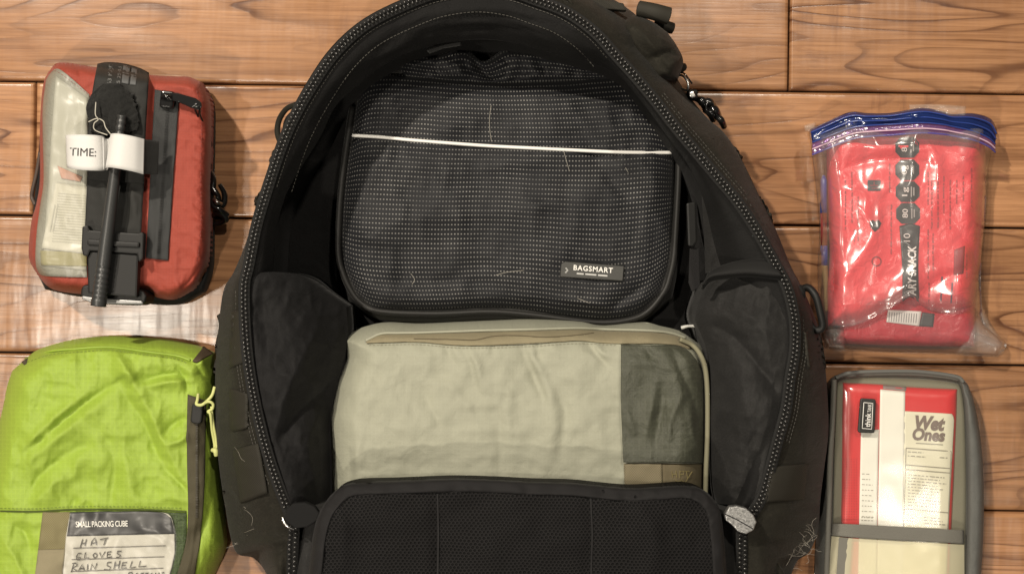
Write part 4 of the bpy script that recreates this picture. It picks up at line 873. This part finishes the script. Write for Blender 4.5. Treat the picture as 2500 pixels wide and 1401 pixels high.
decal('corner_tab', gS, quad((470,880), (498,845), (522,862), (480,882)), 0.003, webbing('brown_webbing', (0.09, 0.065, 0.04), 0.7, 'x', 5), gc, 10, 10, 0.0015)
decal('corner_tab', gS, quad((52,884), (68,872), (64,886), (58,890)), 0.003, M['olive'], gc, 4, 4, 0.0015)
# lower part: webbing, label window
wbg, wbS = decal('webbing', gS, quad((104,1250), (171,1249), (150,1430), (82,1430)), 0.0022, webbing('khaki_webbing_small', (0.235, 0.205, 0.105), 0.75, 'x', 5.2, 0.5), gc, 14, 30, 0.0014)
decal('webbing_fold', wbS, quad((93,1342), (159,1340), (150,1430), (82,1430)), 0.0012, M['khaki'], wbg, 12, 16, 0.001)
mg = fabric('dark_green_mesh', (0.035, 0.055, 0.016), 0.5, 0.03, 0.6, rip=9, ripmul=1.5, mott=0.4, spec=0.5, wr=0.6, wscale=0.03)
decal('mesh_window', gS, ([(168,1249),(310,1247),(455,1252)], [(148,1440),(300,1440),(425,1440)], [(168,1249),(148,1440)], [(455,1252),(452,1330),(425,1440)]), 0.0012, mg, gc, 26, 24, 0.0008)
card, cardS = decal('name_card', gS, ([(172,1250),(300,1248),(390,1250),(418,1262),(426,1303)], [(146,1450),(400,1450)], [(172,1250),(162,1307),(146,1450)], [(426,1303),(424,1360),(400,1450)]), 0.0030, M['paper'], gc, 40, 34, 0.0006, zadd=lambda X, Y, U, V: creases(X, Y, [([(380,1290),(405,1310),(425,1318)], 6, 1.8), ([(160,1330),(180,1345)], 8, 1.5)]))
dk = NT('card_header'); uvh = dk.uvpx(); dk.L(dk.mix(dk.noise(uvh, 0.03, 3), (0.016, 0.017, 0.018), (0.04, 0.04, 0.043)), dk.b.inputs['Base Color']); dk.b.inputs['Roughness'].default_value = 0.45
decal('card_header', cardS, ([(172,1250),(300,1248),(390,1250),(418,1264)], [(163,1308),(300,1305),(426,1302)], [(172,1250),(163,1308)], [(418,1264),(426,1302)]), 0.0007, dk.m, card, 30, 10, 0.0002)
text('lettering', cardS, 'SMALL PACKING CUBE', 185, 1286, 127, 14, M['letter'], card, rot=1.0, lift=.0018, bold=0.01, spacing=0.92, kind='stuff')
def C5(p): return (p[0] / 4.464, 1200 + p[1] / 4.464)
hw = [[(900,515),(870,615)],[(940,515),(925,590)],[(880,565),(935,555)],[(990,585),(1000,540),(1030,500),(1045,540),(1050,580)],[(1005,560),(1045,550)],[(1090,520),(1180,500)],[(1150,515),(1130,580)],
 [(888,668),(852,670),(832,700),(836,735),(866,740),(876,714),(856,713)],[(930,660),(920,720),(970,718)],[(1035,665),(1012,685),(1025,715),(1050,710),(1058,685),(1035,665)],[(1085,660),(1105,715),(1145,650)],[(1215,650),(1170,655),(1165,712),(1220,705)],[(1165,682),(1205,678)],[(1325,645),(1280,645),(1275,670),(1312,690),(1298,712),(1265,712)],
 [(800,790),(775,875)],[(785,780),(830,775),(838,800),(795,830),(840,862)],[(855,855),(895,790),(915,850)],[(870,835),(910,830)],[(955,785),(950,850)],[(985,850),(1000,785),(1035,840),(1055,775)],
 [(1215,765),(1170,770),(1165,800),(1205,820),(1190,850),(1130,845)],[(1255,760),(1240,840)],[(1305,750),(1290,835)],[(1245,800),(1300,795)],[(1385,765),(1335,770),(1320,830),(1380,825)],[(1330,800),(1370,797)],[(1440,755),(1415,825),(1480,818)],[(1530,750),(1510,815),(1595,808)],
 [(1390,925),(1405,878),(1440,876),(1445,895),(1405,902),(1445,915)],[(1490,885),(1475,905),(1490,925),(1510,905),(1490,885)],[(1530,888),(1570,885)],[(1550,887),(1545,925)],[(1580,886),(1620,884)],[(1600,886),(1595,925)],[(1650,885),(1635,905),(1650,925),(1668,905),(1650,885)],[(1685,925),(1695,880),(1710,905),(1730,878),(1738,920)],[(1790,875),(1760,880),(1785,900),(1755,920)]]
strokes('handwriting', cardS, [[C5(q) for q in l] for l in hw], 2.3, 0.0011, plain('marker_ink', (0.055, 0.05, 0.045), 0.6), card, kind='stuff')
strokes('ruled_line', cardS, [[C5(a), C5(b)] for a, b in (((795,612),(1805,585)), ((780,737),(1790,705)), ((770,865),(1780,830)))], 1.7, 0.0009, plain('rule_ink', (0.12, 0.11, 0.10), 0.6), card, kind='stuff')
decal('clear_window', cardS, ([(170,1252),(300,1250),(390,1252),(420,1266),(430,1303)], [(146,1445),(402,1445)], [(170,1252),(160,1307),(146,1445)], [(430,1303),(428,1360),(402,1445)]), 0.0034, film('card_vinyl', (0.96, 0.96, 0.95), 0.3, 0.01, 0.006, 0.015, spec=0.35), gc, 30, 24, 0)

# ------------------------------------------------------------------ snack packets in a clear zip bag
def print_red(name, c1, c2, rough=0.32):
    t = NT(name); uv = t.uvpx(); t.L(t.mix(t.noise(uv, 0.012, 3), c1, c2), t.b.inputs['Base Color']); t.b.inputs['Roughness'].default_value = rough
    t.L(t.bump(t.noise(uv, 0.03, 3, dist=1.0), 0.35, 0.006), t.b.inputs['Normal']); return t.m
M['snack'] = print_red('red_packet_print', (0.72, 0.045, 0.058), (0.80, 0.070, 0.082)); M['snack2'] = print_red('deep_red_packet', (0.36, 0.010, 0.022), (0.46, 0.016, 0.028))
p2 = thing('snack_packet', 'deep red snack packet lying under the other one at the bottom of the zip bag', 'snack packet', 2200, 780)
s2_ = ([(2050,700),(2200,700),(2385,700)], [(2042,838),(2200,844),(2380,846)], [(2050,700),(2042,838)], [(2385,700),(2380,846)])
_, p2S = pillow('wrapper', s2_, 0.004, 0.014, 30, M['snack2'], p2, 40, 24, noise=3, seed=5, base=0.001, inset=0.0)
wbx, wbxS = decal('nutrition_label', p2S, quad((2168,756), (2250,760), (2244,796), (2164,786)), .0006, plain('white_label', (0.62, 0.61, 0.58), 0.5), p2, 10, 8, 0.0003)
decal('dark_label', p2S, quad((2252,762), (2282,766), (2278,798), (2244,796)), .0006, plain('black_label', (0.03, 0.03, 0.03), 0.5), p2, 6, 6, 0.0003)
strokes('print', wbxS, [[(2172 + 6 * i, 762 + .3 * i), (2170 + 6 * i, 784 + .4 * i)] for i in range(12)], 2, .0003, plain('bar_ink', (0.2, 0.2, 0.2), 0.6), wbx, kind='stuff')
p1 = thing('snack_packet', 'bright red snack packet with black printed column on top inside the zip bag', 'snack packet', 2200, 550)
s1_ = ([(2020,322),(2100,318),(2200,320),(2300,326),(2405,345)], [(2024,796),(2100,786),(2165,756),(2220,728),(2262,750),(2325,756),(2376,744)], [(2020,322),(2022,480),(2028,620),(2020,700),(2024,796)], [(2405,345),(2406,440),(2402,560),(2392,660),(2376,744)])
pw = [([(2040,700),(2090,640),(2130,560),(2080,480)], 26, 6), ([(2160,740),(2210,700),(2240,640)], 22, 5), ([(2250,720),(2300,680),(2390,650)], 16, -4), ([(2030,420),(2150,390),(2280,400)], 14, -3), ([(2280,500),(2340,560),(2390,640)], 24, -4), ([(2060,350),(2160,360),(2260,345)], 22, 4), ([(2030,600),(2035,680),(2028,760)], 14, -5), ([(2260,330),(2290,420),(2280,520)], 20, 4)]
_, p1S = pillow('wrapper', s1_, 0.016, 0.026, 46, M['snack'], p1, 70, 80, p=1.8, noise=6, nscale=90, seed=15, wr=pw, base=0.012, inset=0.0)
bkp = plain('packet_black', (0.018, 0.018, 0.017), 0.4)
def hexa(cx, cy, a, b): return [(cx - a, cy - b * .45), (cx - a * .55, cy - b), (cx + a * .55, cy - b), (cx + a, cy - b * .45), (cx + a, cy + b * .45), (cx + a * .55, cy + b), (cx - a * .55, cy + b), (cx - a, cy + b * .45)]
pale = plain('packet_pale_print', (0.62, 0.58, 0.56), 0.5); gryp = plain('packet_grey_print', (0.30, 0.28, 0.27), 0.5); fdd = plain('packet_dark_print', (0.20, 0.02, 0.025), 0.5)
for cx, cy, tx in ((2215, 360, '8'), (2215, 415, '0g'), (2216, 468, '1g'), (2217, 521, '80')):
    hx = poly_decal('hexagon_badge', p1S, hexa(cx, cy, 29, 25), .0008, bkp, p1)
    text('lettering', p1S, tx, cx - 1, cy + 11, 11 * len(tx), 13, pale, hx, rot=90, lift=.0013, bold=.01, kind='stuff')
    strokes('print', p1S, [[(cx + 9, cy + 13), (cx + 9, cy - 12)], [(cx + 15, cy + 10), (cx + 15, cy - 10)]], 3.2, .0013, gryp, hx, kind='stuff')
cs, csS = decal('black_column', p1S, ([(2196,552),(2222,546),(2246,552)], [(2204,736),(2222,726),(2244,738)], [(2196,552),(2202,640),(2204,736)], [(2246,552),(2242,640),(2244,738)]), .0008, bkp, p1, 10, 26, .0003)
text('lettering', csS, 'ARY SNACK', 2236, 722, 122, 20, plain('white_print', (0.78, 0.77, 0.75), 0.5), cs, rot=90, lift=.0007, bold=.03, shear=0.15, kind='stuff')
text('lettering', csS, '10', 2222, 590, 20, 16, pale, cs, rot=90, lift=.0007, kind='stuff')
pr_ = p1
poly_decal('emblem', p1S, rrect(2118, 440, 2150, 466, 3), .0007, bkp, pr_); strokes('emblem_print', p1S, [[(2124,453),(2144,453)], [(2134,444),(2134,452)], [(2128,460),(2146,460)]], 2.6, .0012, fdd, pr_, kind='stuff')
poly_decal('heart_mark', p1S, [(2122,543),(2130,537),(2137,541),(2145,537),(2152,545),(2146,558),(2136,566),(2126,556)], .0007, bkp, pr_)
strokes('ring_mark', p1S, [[(x, y) for x, y in ellipse(2140, 638, 11, 11, 20)] + [(2151, 638)]], 2.4, .0008, fdd, pr_, kind='stuff')
lines = []
rnd = random.Random(3)
for x, y0, y1 in ((2064,440,560), (2080,420,545), (2095,480,590), (2172,400,470), (2176,500,620), (2086,560,590), (2266,420,500), (2275,420,560), (2290,430,560), (2304,430,520), (2320,440,560), (2336,440,500), (2352,430,490), (2372,410,505), (2266,560,680), (2278,570,660), (2360,620,680), (2268,690,740), (2035,600,715)):
    y = y0
    while y < y1:
        l = rnd.uniform(4, 16); lines.append([(x + rnd.uniform(-.6, .6), y), (x + rnd.uniform(-.6, .6), min(y + l, y1))]); y += l + rnd.uniform(2, 5)
strokes('small_print', p1S, lines, 3.0, .0006, plain('faded_dark_red', (0.34, 0.03, 0.035), 0.5), pr_, kind='stuff')
strokes('small_print', p1S, [[(2300,675),(2297,735)], [(2325,690),(2322,740)]], 3.5, .0007, plain('navy_print', (0.06, 0.02, 0.05), 0.5), pr_, kind='stuff')
decal('print_patch', p1S, quad((2330,610), (2356,600), (2352,668), (2328,672)), .0005, plain('maroon_patch', (0.30, 0.03, 0.035), 0.5), pr_, 6, 8, .0002)
pn = thing('marker_pen', 'blue and red pen lying along the left side inside the zip bag', 'pen', 2012, 520)
bl_ = plain('blue_plastic', (0.02, 0.075, 0.36), 0.3); rd_ = plain('dull_red_plastic', (0.22, 0.03, 0.03), 0.4); 
tube('cap', [(2011,428,.018),(2011,440,.018),(2011,520,.018)], [3, 8, 9], bl_, pn, smoothpath=False); tube('barrel', [(2011,520,.018),(2012,600,.018)], 8, rd_, pn); tube('barrel', [(2012,600,.018),(2013,648,.018)], 8.5, bl_, pn)
tube('tip', [(2013,648,.018),(2016,690,.018),(2018,760,.016)], [8, 7, 4], plain('tan_plastic', (0.32, 0.23, 0.10), 0.5), pn)

zbg = thing('zip_bag', 'clear plastic zip bag with wavy blue seal holding red snack packets', 'zip bag', 2200, 560)
zsides = ([(1978,318),(2020,298),(2075,276),(2175,279),(2250,266),(2325,281),(2375,279),(2427,300)], [(2022,852),(2150,860),(2350,866),(2432,870)],
          [(1978,318),(1986,380),(1995,450),(2004,550),(2000,640),(2001,720),(2006,800),(2022,852)], [(2427,300),(2424,350),(2411,425),(2406,520),(2396,640),(2396,720),(2404,785),(2457,840),(2432,870)])
M['film'] = film('bag_film', (0.97, 0.965, 0.96), 0.20, 0.015, 0.02, 0.085, (0.92, 0.88, 0.90), spec=1.9)
Xf, Yf, Uf, Vf = coons(*zsides, 150, 180, 0.3); df_ = edge_dist(Xf, Yf, zsides)
Zf = 0.006 + 0.048 * dome(df_, 60, 1.8) * np.clip(1.15 - 0.35 * np.clip((Yf - 690) / 120, 0, 1), 0, 1)
zin = p1S.at(Xf.ravel(), Yf.ravel()).reshape(Xf.shape)
Zf = Zf + np.clip(df_ / 30, 0, 1) * (0.0026 * fbm(Xf / 60, Yf / 80, 8, 2) + 0.0030 * ridged(Xf / 95, Yf / 130, 4, 2) + creases(Xf, Yf, pw) * .8) + creases(Xf, Yf, [([(2030,800),(2100,790),(2170,755),(2225,722),(2262,752),(2330,765),(2395,745)], 7, 3)])
inside = (Xf > 2010) & (Xf < 2408) & (Yf > 315) & (Yf < 800)
Zf = np.where(inside, np.maximum(Zf, zin + 0.0022), Zf)
grid_obj('film', Xf, Yf, Zf, M['film'], zbg, base=0.0008, inset=0.0)
# seal: blue band with ribs
zt3 = np.array([(1978,316),(2020,297),(2075,274),(2120,277),(2175,276),(2250,264),(2300,272),(2325,279),(2375,277),(2418,290),(2434,318)], float)
zb3 = np.array([(1983,348),(2025,332),(2080,312),(2120,307),(2175,304),(2250,300),(2300,304),(2325,309),(2375,320),(2412,336),(2430,352)], float)
bluef = film('blue_seal', (0.20, 0.24, 0.55), 0.12, 0.1, 0.02, 0.42, (0.018, 0.045, 0.20)); pinkf = film('violet_seal', (0.72, 0.55, 0.85), 0.12, 0.15, 0.03, 0.15, (0.35, 0.22, 0.50))
def z3(p, dz): return np.column_stack([p, [0.030 + 0.022 * math.sin(math.pi * (i + .6) / (len(p) + .2)) + dz for i in range(len(p))]])
sealo, sealS = loft('blue_seal', [z3(zt3, -.004), z3(zt3 * .65 + zb3 * .35, .004), z3(zb3, .003)], 90, 5, bluef, zbg, thick=.0012, disp=lambda X, Y: .0016 * np.sin(X / 28) * np.sin(X / 61))
zc3 = zb3 + np.column_stack([np.zeros(len(zb3)), np.linspace(30, 20, len(zb3))])
loft('violet_seal', [z3(zb3, .0032), z3(zb3 * .5 + zc3 * .5, .0040), z3(zc3, .0025)], 90, 4, pinkf, zbg, thick=.0006)
bluerib = plain('blue_rib', (0.025, 0.05, 0.22), 0.2); 
for f in (0.25, 0.62, 1.0): tube('seal_rib', z3(zt3 * (1 - f) + zb3 * f, .0048), 2.0, bluerib, zbg, n=90)
tube('seal_rib', z3(zc3, .0035), 2.4, plain('violet_rib', (0.09, 0.07, 0.25), 0.2), zbg, n=90)
tube('seal_rib', z3(zb3 * .45 + zc3 * .55, .0048), 1.8, plain('pale_rib', (0.62, 0.42, 0.52), 0.2), zbg, n=90)
M['film2'] = film('loose_film', (0.97, 0.96, 0.95), 0.10, 0.5, 0.05, 0.14, (0.85, 0.82, 0.76))
pillow('lip', ([(2220,256),(2290,255),(2358,260)], [(2222,284),(2290,288),(2358,286)], [(2220,256),(2222,284)], [(2358,260),(2358,286)]), 0.044, 0.004, 12, M['film2'], zbg, 20, 8, noise=4, nscale=20)
pillow('corner_flap', ([(2396,740),(2420,790),(2458,842)], [(2330,866),(2390,870),(2436,872)], [(2396,740),(2372,800),(2330,866)], [(2458,842),(2452,862),(2436,872)]), 0.006, 0.012, 18, M['film2'], zbg, 20, 20, noise=6, nscale=20)
pillow('corner_flap', ([(2006,806),(2040,800),(2060,806)], [(2012,850),(2040,856),(2066,858)], [(2006,806),(2012,850)], [(2060,806),(2066,858)]), 0.014, 0.012, 14, M['film2'], zbg, 16, 16, noise=8, nscale=16)
pillow('corner_flap', ([(1962,308),(1978,302),(1992,300)], [(1966,322),(1980,322),(1990,318)], [(1962,308),(1966,322)], [(1992,300),(1990,318)]), 0.020, 0.004, 8, M['film2'], zbg, 8, 8, noise=3, nscale=10)

# ------------------------------------------------------------------ grey clear-topped pouch with wipes
M['grey'] = fabric('grey_nylon', (0.105, 0.106, 0.098), 0.65, 0.06, 0.6, mott=0.15, wr=0.2, wscale=0.03)
M['greyband'] = fabric('grey_binding', (0.15, 0.145, 0.125), 0.65, 0.05, 0.7, weave=4, mott=0.12)
gp = thing('clear_pouch', 'grey zip pouch with clear front panel and grey band holding a wipes packet', 'pouch', 2200, 1150)
ps = ([(2030,932),(2046,918),(2077,911),(2175,907),(2254,909),(2333,919),(2362,936)], [(1992,1480),(2100,1490),(2300,1490),(2390,1480)], [(2030,932),(2022,960),(2020,1010),(2012,1125),(2004,1204),(1998,1330),(1992,1480)], [(2362,936),(2378,988),(2395,1086),(2401,1204),(2399,1322),(2390,1480)])
_, gpS = pillow('body', ps, 0.014, 0.016, 30, M['grey'], gp, 50, 70, p=2.0, noise=2, seed=71, base=0.0, inset=0.01)
backing = fabric('pouch_inner', (0.165, 0.158, 0.120), 0.6, 0.0, 0.3, mott=0.12)
insd = ([(2042,932),(2100,922),(2200,924),(2300,930),(2346,940)], [(2028,1480),(2200,1484),(2352,1480)], [(2042,932),(2038,1010),(2036,1200),(2028,1480)], [(2346,940),(2354,1010),(2358,1200),(2352,1480)])
decal('inner_lining', gpS, insd, .0012, backing, gp, 30, 40, .0006)
wp = thing('wipes_pack', 'red and white packet of wet wipes inside the grey pouch', 'wipes packet', 2195, 1150)
wps = ([(2058,934),(2147,938),(2210,944),(2337,950)], [(2046,1470),(2200,1476),(2316,1470)], [(2058,934),(2056,1050),(2053,1277),(2046,1470)], [(2337,950),(2334,1050),(2323,1288),(2316,1470)])
wm = NT('wipes_print'); uv = wm.uvpx(); sp = wm.n('SeparateXYZ', i={0: uv})
red = wm.mix(wm.noise(uv, 0.02, 3), (0.52, 0.022, 0.032), (0.60, 0.034, 0.042)); wm.L(red, wm.b.inputs['Base Color']); wm.b.inputs['Roughness'].default_value = 0.35
_, wpS = pillow('wrapper', wps, 0.0315, 0.006, 30, wm.m, wp, 40, 60, noise=1.5, nscale=120, seed=3, base=0.030, inset=0.0)
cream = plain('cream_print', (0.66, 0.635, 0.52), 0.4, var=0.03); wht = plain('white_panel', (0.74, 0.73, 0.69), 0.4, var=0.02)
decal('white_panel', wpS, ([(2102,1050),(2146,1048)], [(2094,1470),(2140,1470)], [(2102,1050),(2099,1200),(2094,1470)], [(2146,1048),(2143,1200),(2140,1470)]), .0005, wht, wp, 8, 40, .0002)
decal('white_panel', wpS, quad((2149,950), (2210,955), (2204,1472), (2140,1470)), .0005, wht, wp, 10, 60, .0002)  # tall column: part print, part glare on the vinyl painted white
decal('grey_patch', wpS, quad((2156,939), (2213,944), (2212,954), (2156,949)), .0005, plain('grey_print', (0.22, 0.17, 0.17), 0.5), wp, 8, 4, .0002)
facts, fS = decal('white_panel', wpS, ([(2207,1003),(2312,1009),(2326,1012),(2330,1026)], [(2203,1472),(2310,1472)], [(2207,1003),(2206,1200),(2203,1472)], [(2330,1026),(2326,1100),(2316,1290),(2310,1472)]), .0005, cream, wp, 20, 60, .0002)
brn = plain('brown_grey_print', (0.17, 0.13, 0.12), 0.5)
text('lettering', fS, 'Wet', 2233, 1046, 74, 33, brn, facts, rot=-3, lift=.0005, bold=.05, shear=0.22, kind='stuff')
text('lettering', fS, 'Ones', 2227, 1072, 80, 29, brn, facts, rot=-3, lift=.0006, bold=.045, shear=0.15, kind='stuff')
fi = plain('fine_ink', (0.22, 0.20, 0.17), 0.6); fi2 = plain('pale_ink', (0.27, 0.255, 0.22), 0.6)
strokes('facts_box', fS, [[(2212,1093),(2322,1101)], [(2212,1093),(2209,1200),(2206,1290)], [(2322,1101),(2318,1200),(2314,1292)], [(2211,1134),(2320,1143)], [(2211,1145),(2320,1154)], [(2207,1241),(2316,1251)]], 1.8, .0006, fi, facts, kind='stuff')
def para(x0, x1, y0, rows, dy, slope, rnd, fill=(4, 14)):
    L = []
    for r in range(rows):
        x = x0; y = y0 + r * dy; xe = x1 - rnd.uniform(0, (x1 - x0) * .35)
        while x < xe:
            l = rnd.uniform(*fill); L.append([(x, y + slope * (x - x0)), (min(x + l, xe), y + slope * (min(x + l, xe) - x0))]); x += l + rnd.uniform(2, 4)
    return L
rn = random.Random(9)
strokes('fine_print', fS, para(2216,2262,1102,1,8,.07,rn) + para(2216,2272,1112,1,8,.07,rn) + para(2294,2318,1116,1,8,.07,rn) + para(2216,2316,1158,11,7.4,.085,rn) + para(2212,2240,1256,3,7,.08,rn) + para(2256,2310,1262,3,7,.08,rn) + [[(2236,1081),(2302,1085)]], 1.9, .0006, fi2, facts, kind='stuff')
strokes('fine_print', wpS, para(2104,2134,1156,9,13,.05,rn,(3,8)) + para(2103,2138,1262,2,7,.05,rn,(3,8)), 1.6, .0009, fi2, wp, kind='stuff')
# red dotted texture column at left edge
strokes('raised_dots', wpS, [[(2060 + 6 * a, 1120 + 6.4 * b), (2062.4 + 6 * a, 1120 + 6.4 * b)] for a in range(6) for b in range(24)], 2.4, .0005, plain('dot_red', (0.42, 0.02, 0.03), 0.4), wp, kind='stuff')
# clear sheet over everything
cl = film('pouch_vinyl', (0.96, 0.96, 0.93), 0.12, 0.0, 0.006, 0.03, (0.85, 0.82, 0.68), spec=0.7)
xs_ = ([(2036,928),(2077,914),(2175,910),(2254,912),(2333,922),(2352,936)], [(2020,1480),(2200,1486),(2356,1480)], [(2036,928),(2034,1010),(2030,1200),(2020,1480)], [(2352,936),(2356,1010),(2360,1200),(2356,1480)])
vn, vnS = pillow('clear_panel', xs_, 0.0335, 0.0085, 60, cl, gp, 50, 70, p=1.6, noise=0.5, nscale=150, seed=2)
bandc = ([(2032,1277),(2100,1280),(2200,1286),(2300,1291),(2354,1294)], [(2028,1306),(2090,1312),(2200,1319),(2300,1324),(2354,1327)], [(2032,1277),(2028,1306)], [(2354,1294),(2354,1327)])
bd, bdS = decal('grey_band', vnS, bandc, .0022, M['greyband'], gp, 40, 8, .0012)
low = ([(2030,1308),(2090,1314),(2200,1321),(2354,1329)], [(2018,1478),(2200,1484),(2355,1478)], [(2030,1308),(2018,1478)], [(2354,1329),(2355,1478)])
decal('frosted_pocket', vnS, low, .0012, film('frosted_vinyl', (0.95, 0.93, 0.80), 0.25, 0.0, 0.006, 0.42, (0.85, 0.80, 0.58)), gp, 30, 24, 0)
strokes('pocket_stripe', vnS, [[(2064,1312),(2058,1400),(2054,1470)]], 32, .0016, M['greyband'], gp)
# side rolls
tube('edge_roll', [(2036,926,.036),(2033,1000,.037),(2026,1150,.037),(2022,1290,.037),(2014,1480,.036)], 7, M['greyband'], gp)
tube('edge_roll', [(2040,922,.034),(2077,910,.034),(2175,906,.034),(2254,908,.034),(2333,919,.034),(2352,932,.034)], 5, M['grey'], gp)
rsd = ([(2338,922),(2352,926),(2364,940)], [(2352,1480),(2372,1482),(2390,1480)], [(2338,922),(2350,980),(2357,1100),(2358,1250),(2352,1480)], [(2364,940),(2380,990),(2396,1086),(2402,1204),(2400,1322),(2390,1480)])
pillow('side_gusset', rsd, 0.020, 0.018, 18, M['grey'], gp, 16, 60, noise=2, nscale=60, base=0.002, wr=[([(2352,935),(2366,970)], 5, -3)])
tg = plate('name_tag', [(2101,975),(2104,972),(2136,974),(2139,978),(2136,1054),(2133,1057),(2098,1056),(2095,1051)], .0425, .0455, plain('black_rubber', (0.016, 0.016, 0.014), 0.5), gp, .0008, 2)
tf = Flat(.0455)
strokes('tag_frame', tf, [[(2109,982),(2131,984),(2128,1047),(2105,1045),(2109,982)]], 1.5, .0003, M['letter'], tg, kind='stuff')
text('lettering', tf, 'think', 2124.5, 1042, 34, 13, M['letter'], tg, rot=87, bold=.01, lift=.0003, kind='stuff'); text('lettering', tf, 'TANK', 2127, 1006, 20, 9, M['letter'], tg, rot=87, lift=.0003, kind='stuff')

# ------------------------------------------------------------------ pet hair and lint
hairm = plain('pet_hair_fibre', (0.36, 0.33, 0.28), 0.6)
rn = random.Random(21)
def hair(x, y, z, L, a, w): 
    p = []
    for i in range(5): p.append((x, y, z)); a += rn.uniform(-w, w); x += math.cos(a) * L / 4; y += math.sin(a) * L / 4; z += rn.uniform(-.001, .001)
    return p
tuft = []
for i in range(30):
    zz_ = 0.088; tuft.append(hair(1955 + rn.gauss(0, 14), 1318 + rn.gauss(0, 24), zz_, rn.uniform(20, 60), rn.uniform(0, 6.3), 0.8))
tuft += [[(1896,1155,.118),(1902,1166,.118),(1916,1170,.116),(1906,1182,.115)], [(1930,1220,.10),(1941,1245,.10),(1930,1265,.10),(1945,1290,.098),(1966,1312,.095)], [(1920,1190,.105),(1916,1225,.103)], [(1890,1340,.10),(1905,1330,.10),(1930,1312,.095)]]
o = tubes('pet_hair', tuft, 0.22, hairm, None, kind='stuff'); o['label'] = 'tangled tuft of pale pet hair on the right flank of the backpack'; o['category'] = 'hair'
lft = [[(550,1236),(575,1246),(598,1244),(616,1262),(614,1282)], [(545,1070),(562,1080),(580,1100),(592,1122),(625,1136)], [(565,1300),(580,1304),(600,1298),(620,1290)], [(590,1320),(610,1330),(640,1334)], [(572,1220),(600,1240)], [(586,1310),(604,1306)]]
def zsh(x, y): return float(shellS.at([x], [y])[0]) + .004
o = tubes('pet_hair', [[(x, y, zsh(x, y)) for x, y in l] for l in lft] + [hair(600 + rn.gauss(0, 12), 1310 + rn.gauss(0, 22), zsh(580, 1310) + .002, rn.uniform(15, 40), rn.uniform(0, 6.3), 1.0) for i in range(8)], 0.24, hairm, None, kind='stuff'); o['label'] = 'loose pale hairs on the lower left flank of the backpack'; o['category'] = 'hair'
oh = [[(1199,258),(1195,290),(1196,320),(1200,346)], [(1376,368),(1382,390),(1390,418)], [(1527,410),(1535,424)], [(1003,668),(1012,682),(1006,694)], [(1210,672),(1240,664),(1280,660)], [(1410,728),(1440,740)]]
o = tubes('lint', [[(x, y, float(lidS.at([x], [y])[0]) + .003) for x, y in l] for l in oh], 0.32, plain('lint_fibre', (0.5, 0.47, 0.4), 0.7), None, kind='stuff'); o['label'] = 'thin pale lint fibres on the black dotted organizer'; o['category'] = 'lint'

gth = plain('green_thread', (0.12, 0.17, 0.02), 0.7)
stitches('stitching', gS, [(66,884),(120,866),(177,860),(266,855),(355,866),(430,876),(460,888)], gth, gc, .0010)
stitches('stitching', gS, [(0,1240),(89,1241),(177,1236),(310,1236),(448,1240)], gth, gc, .0010)
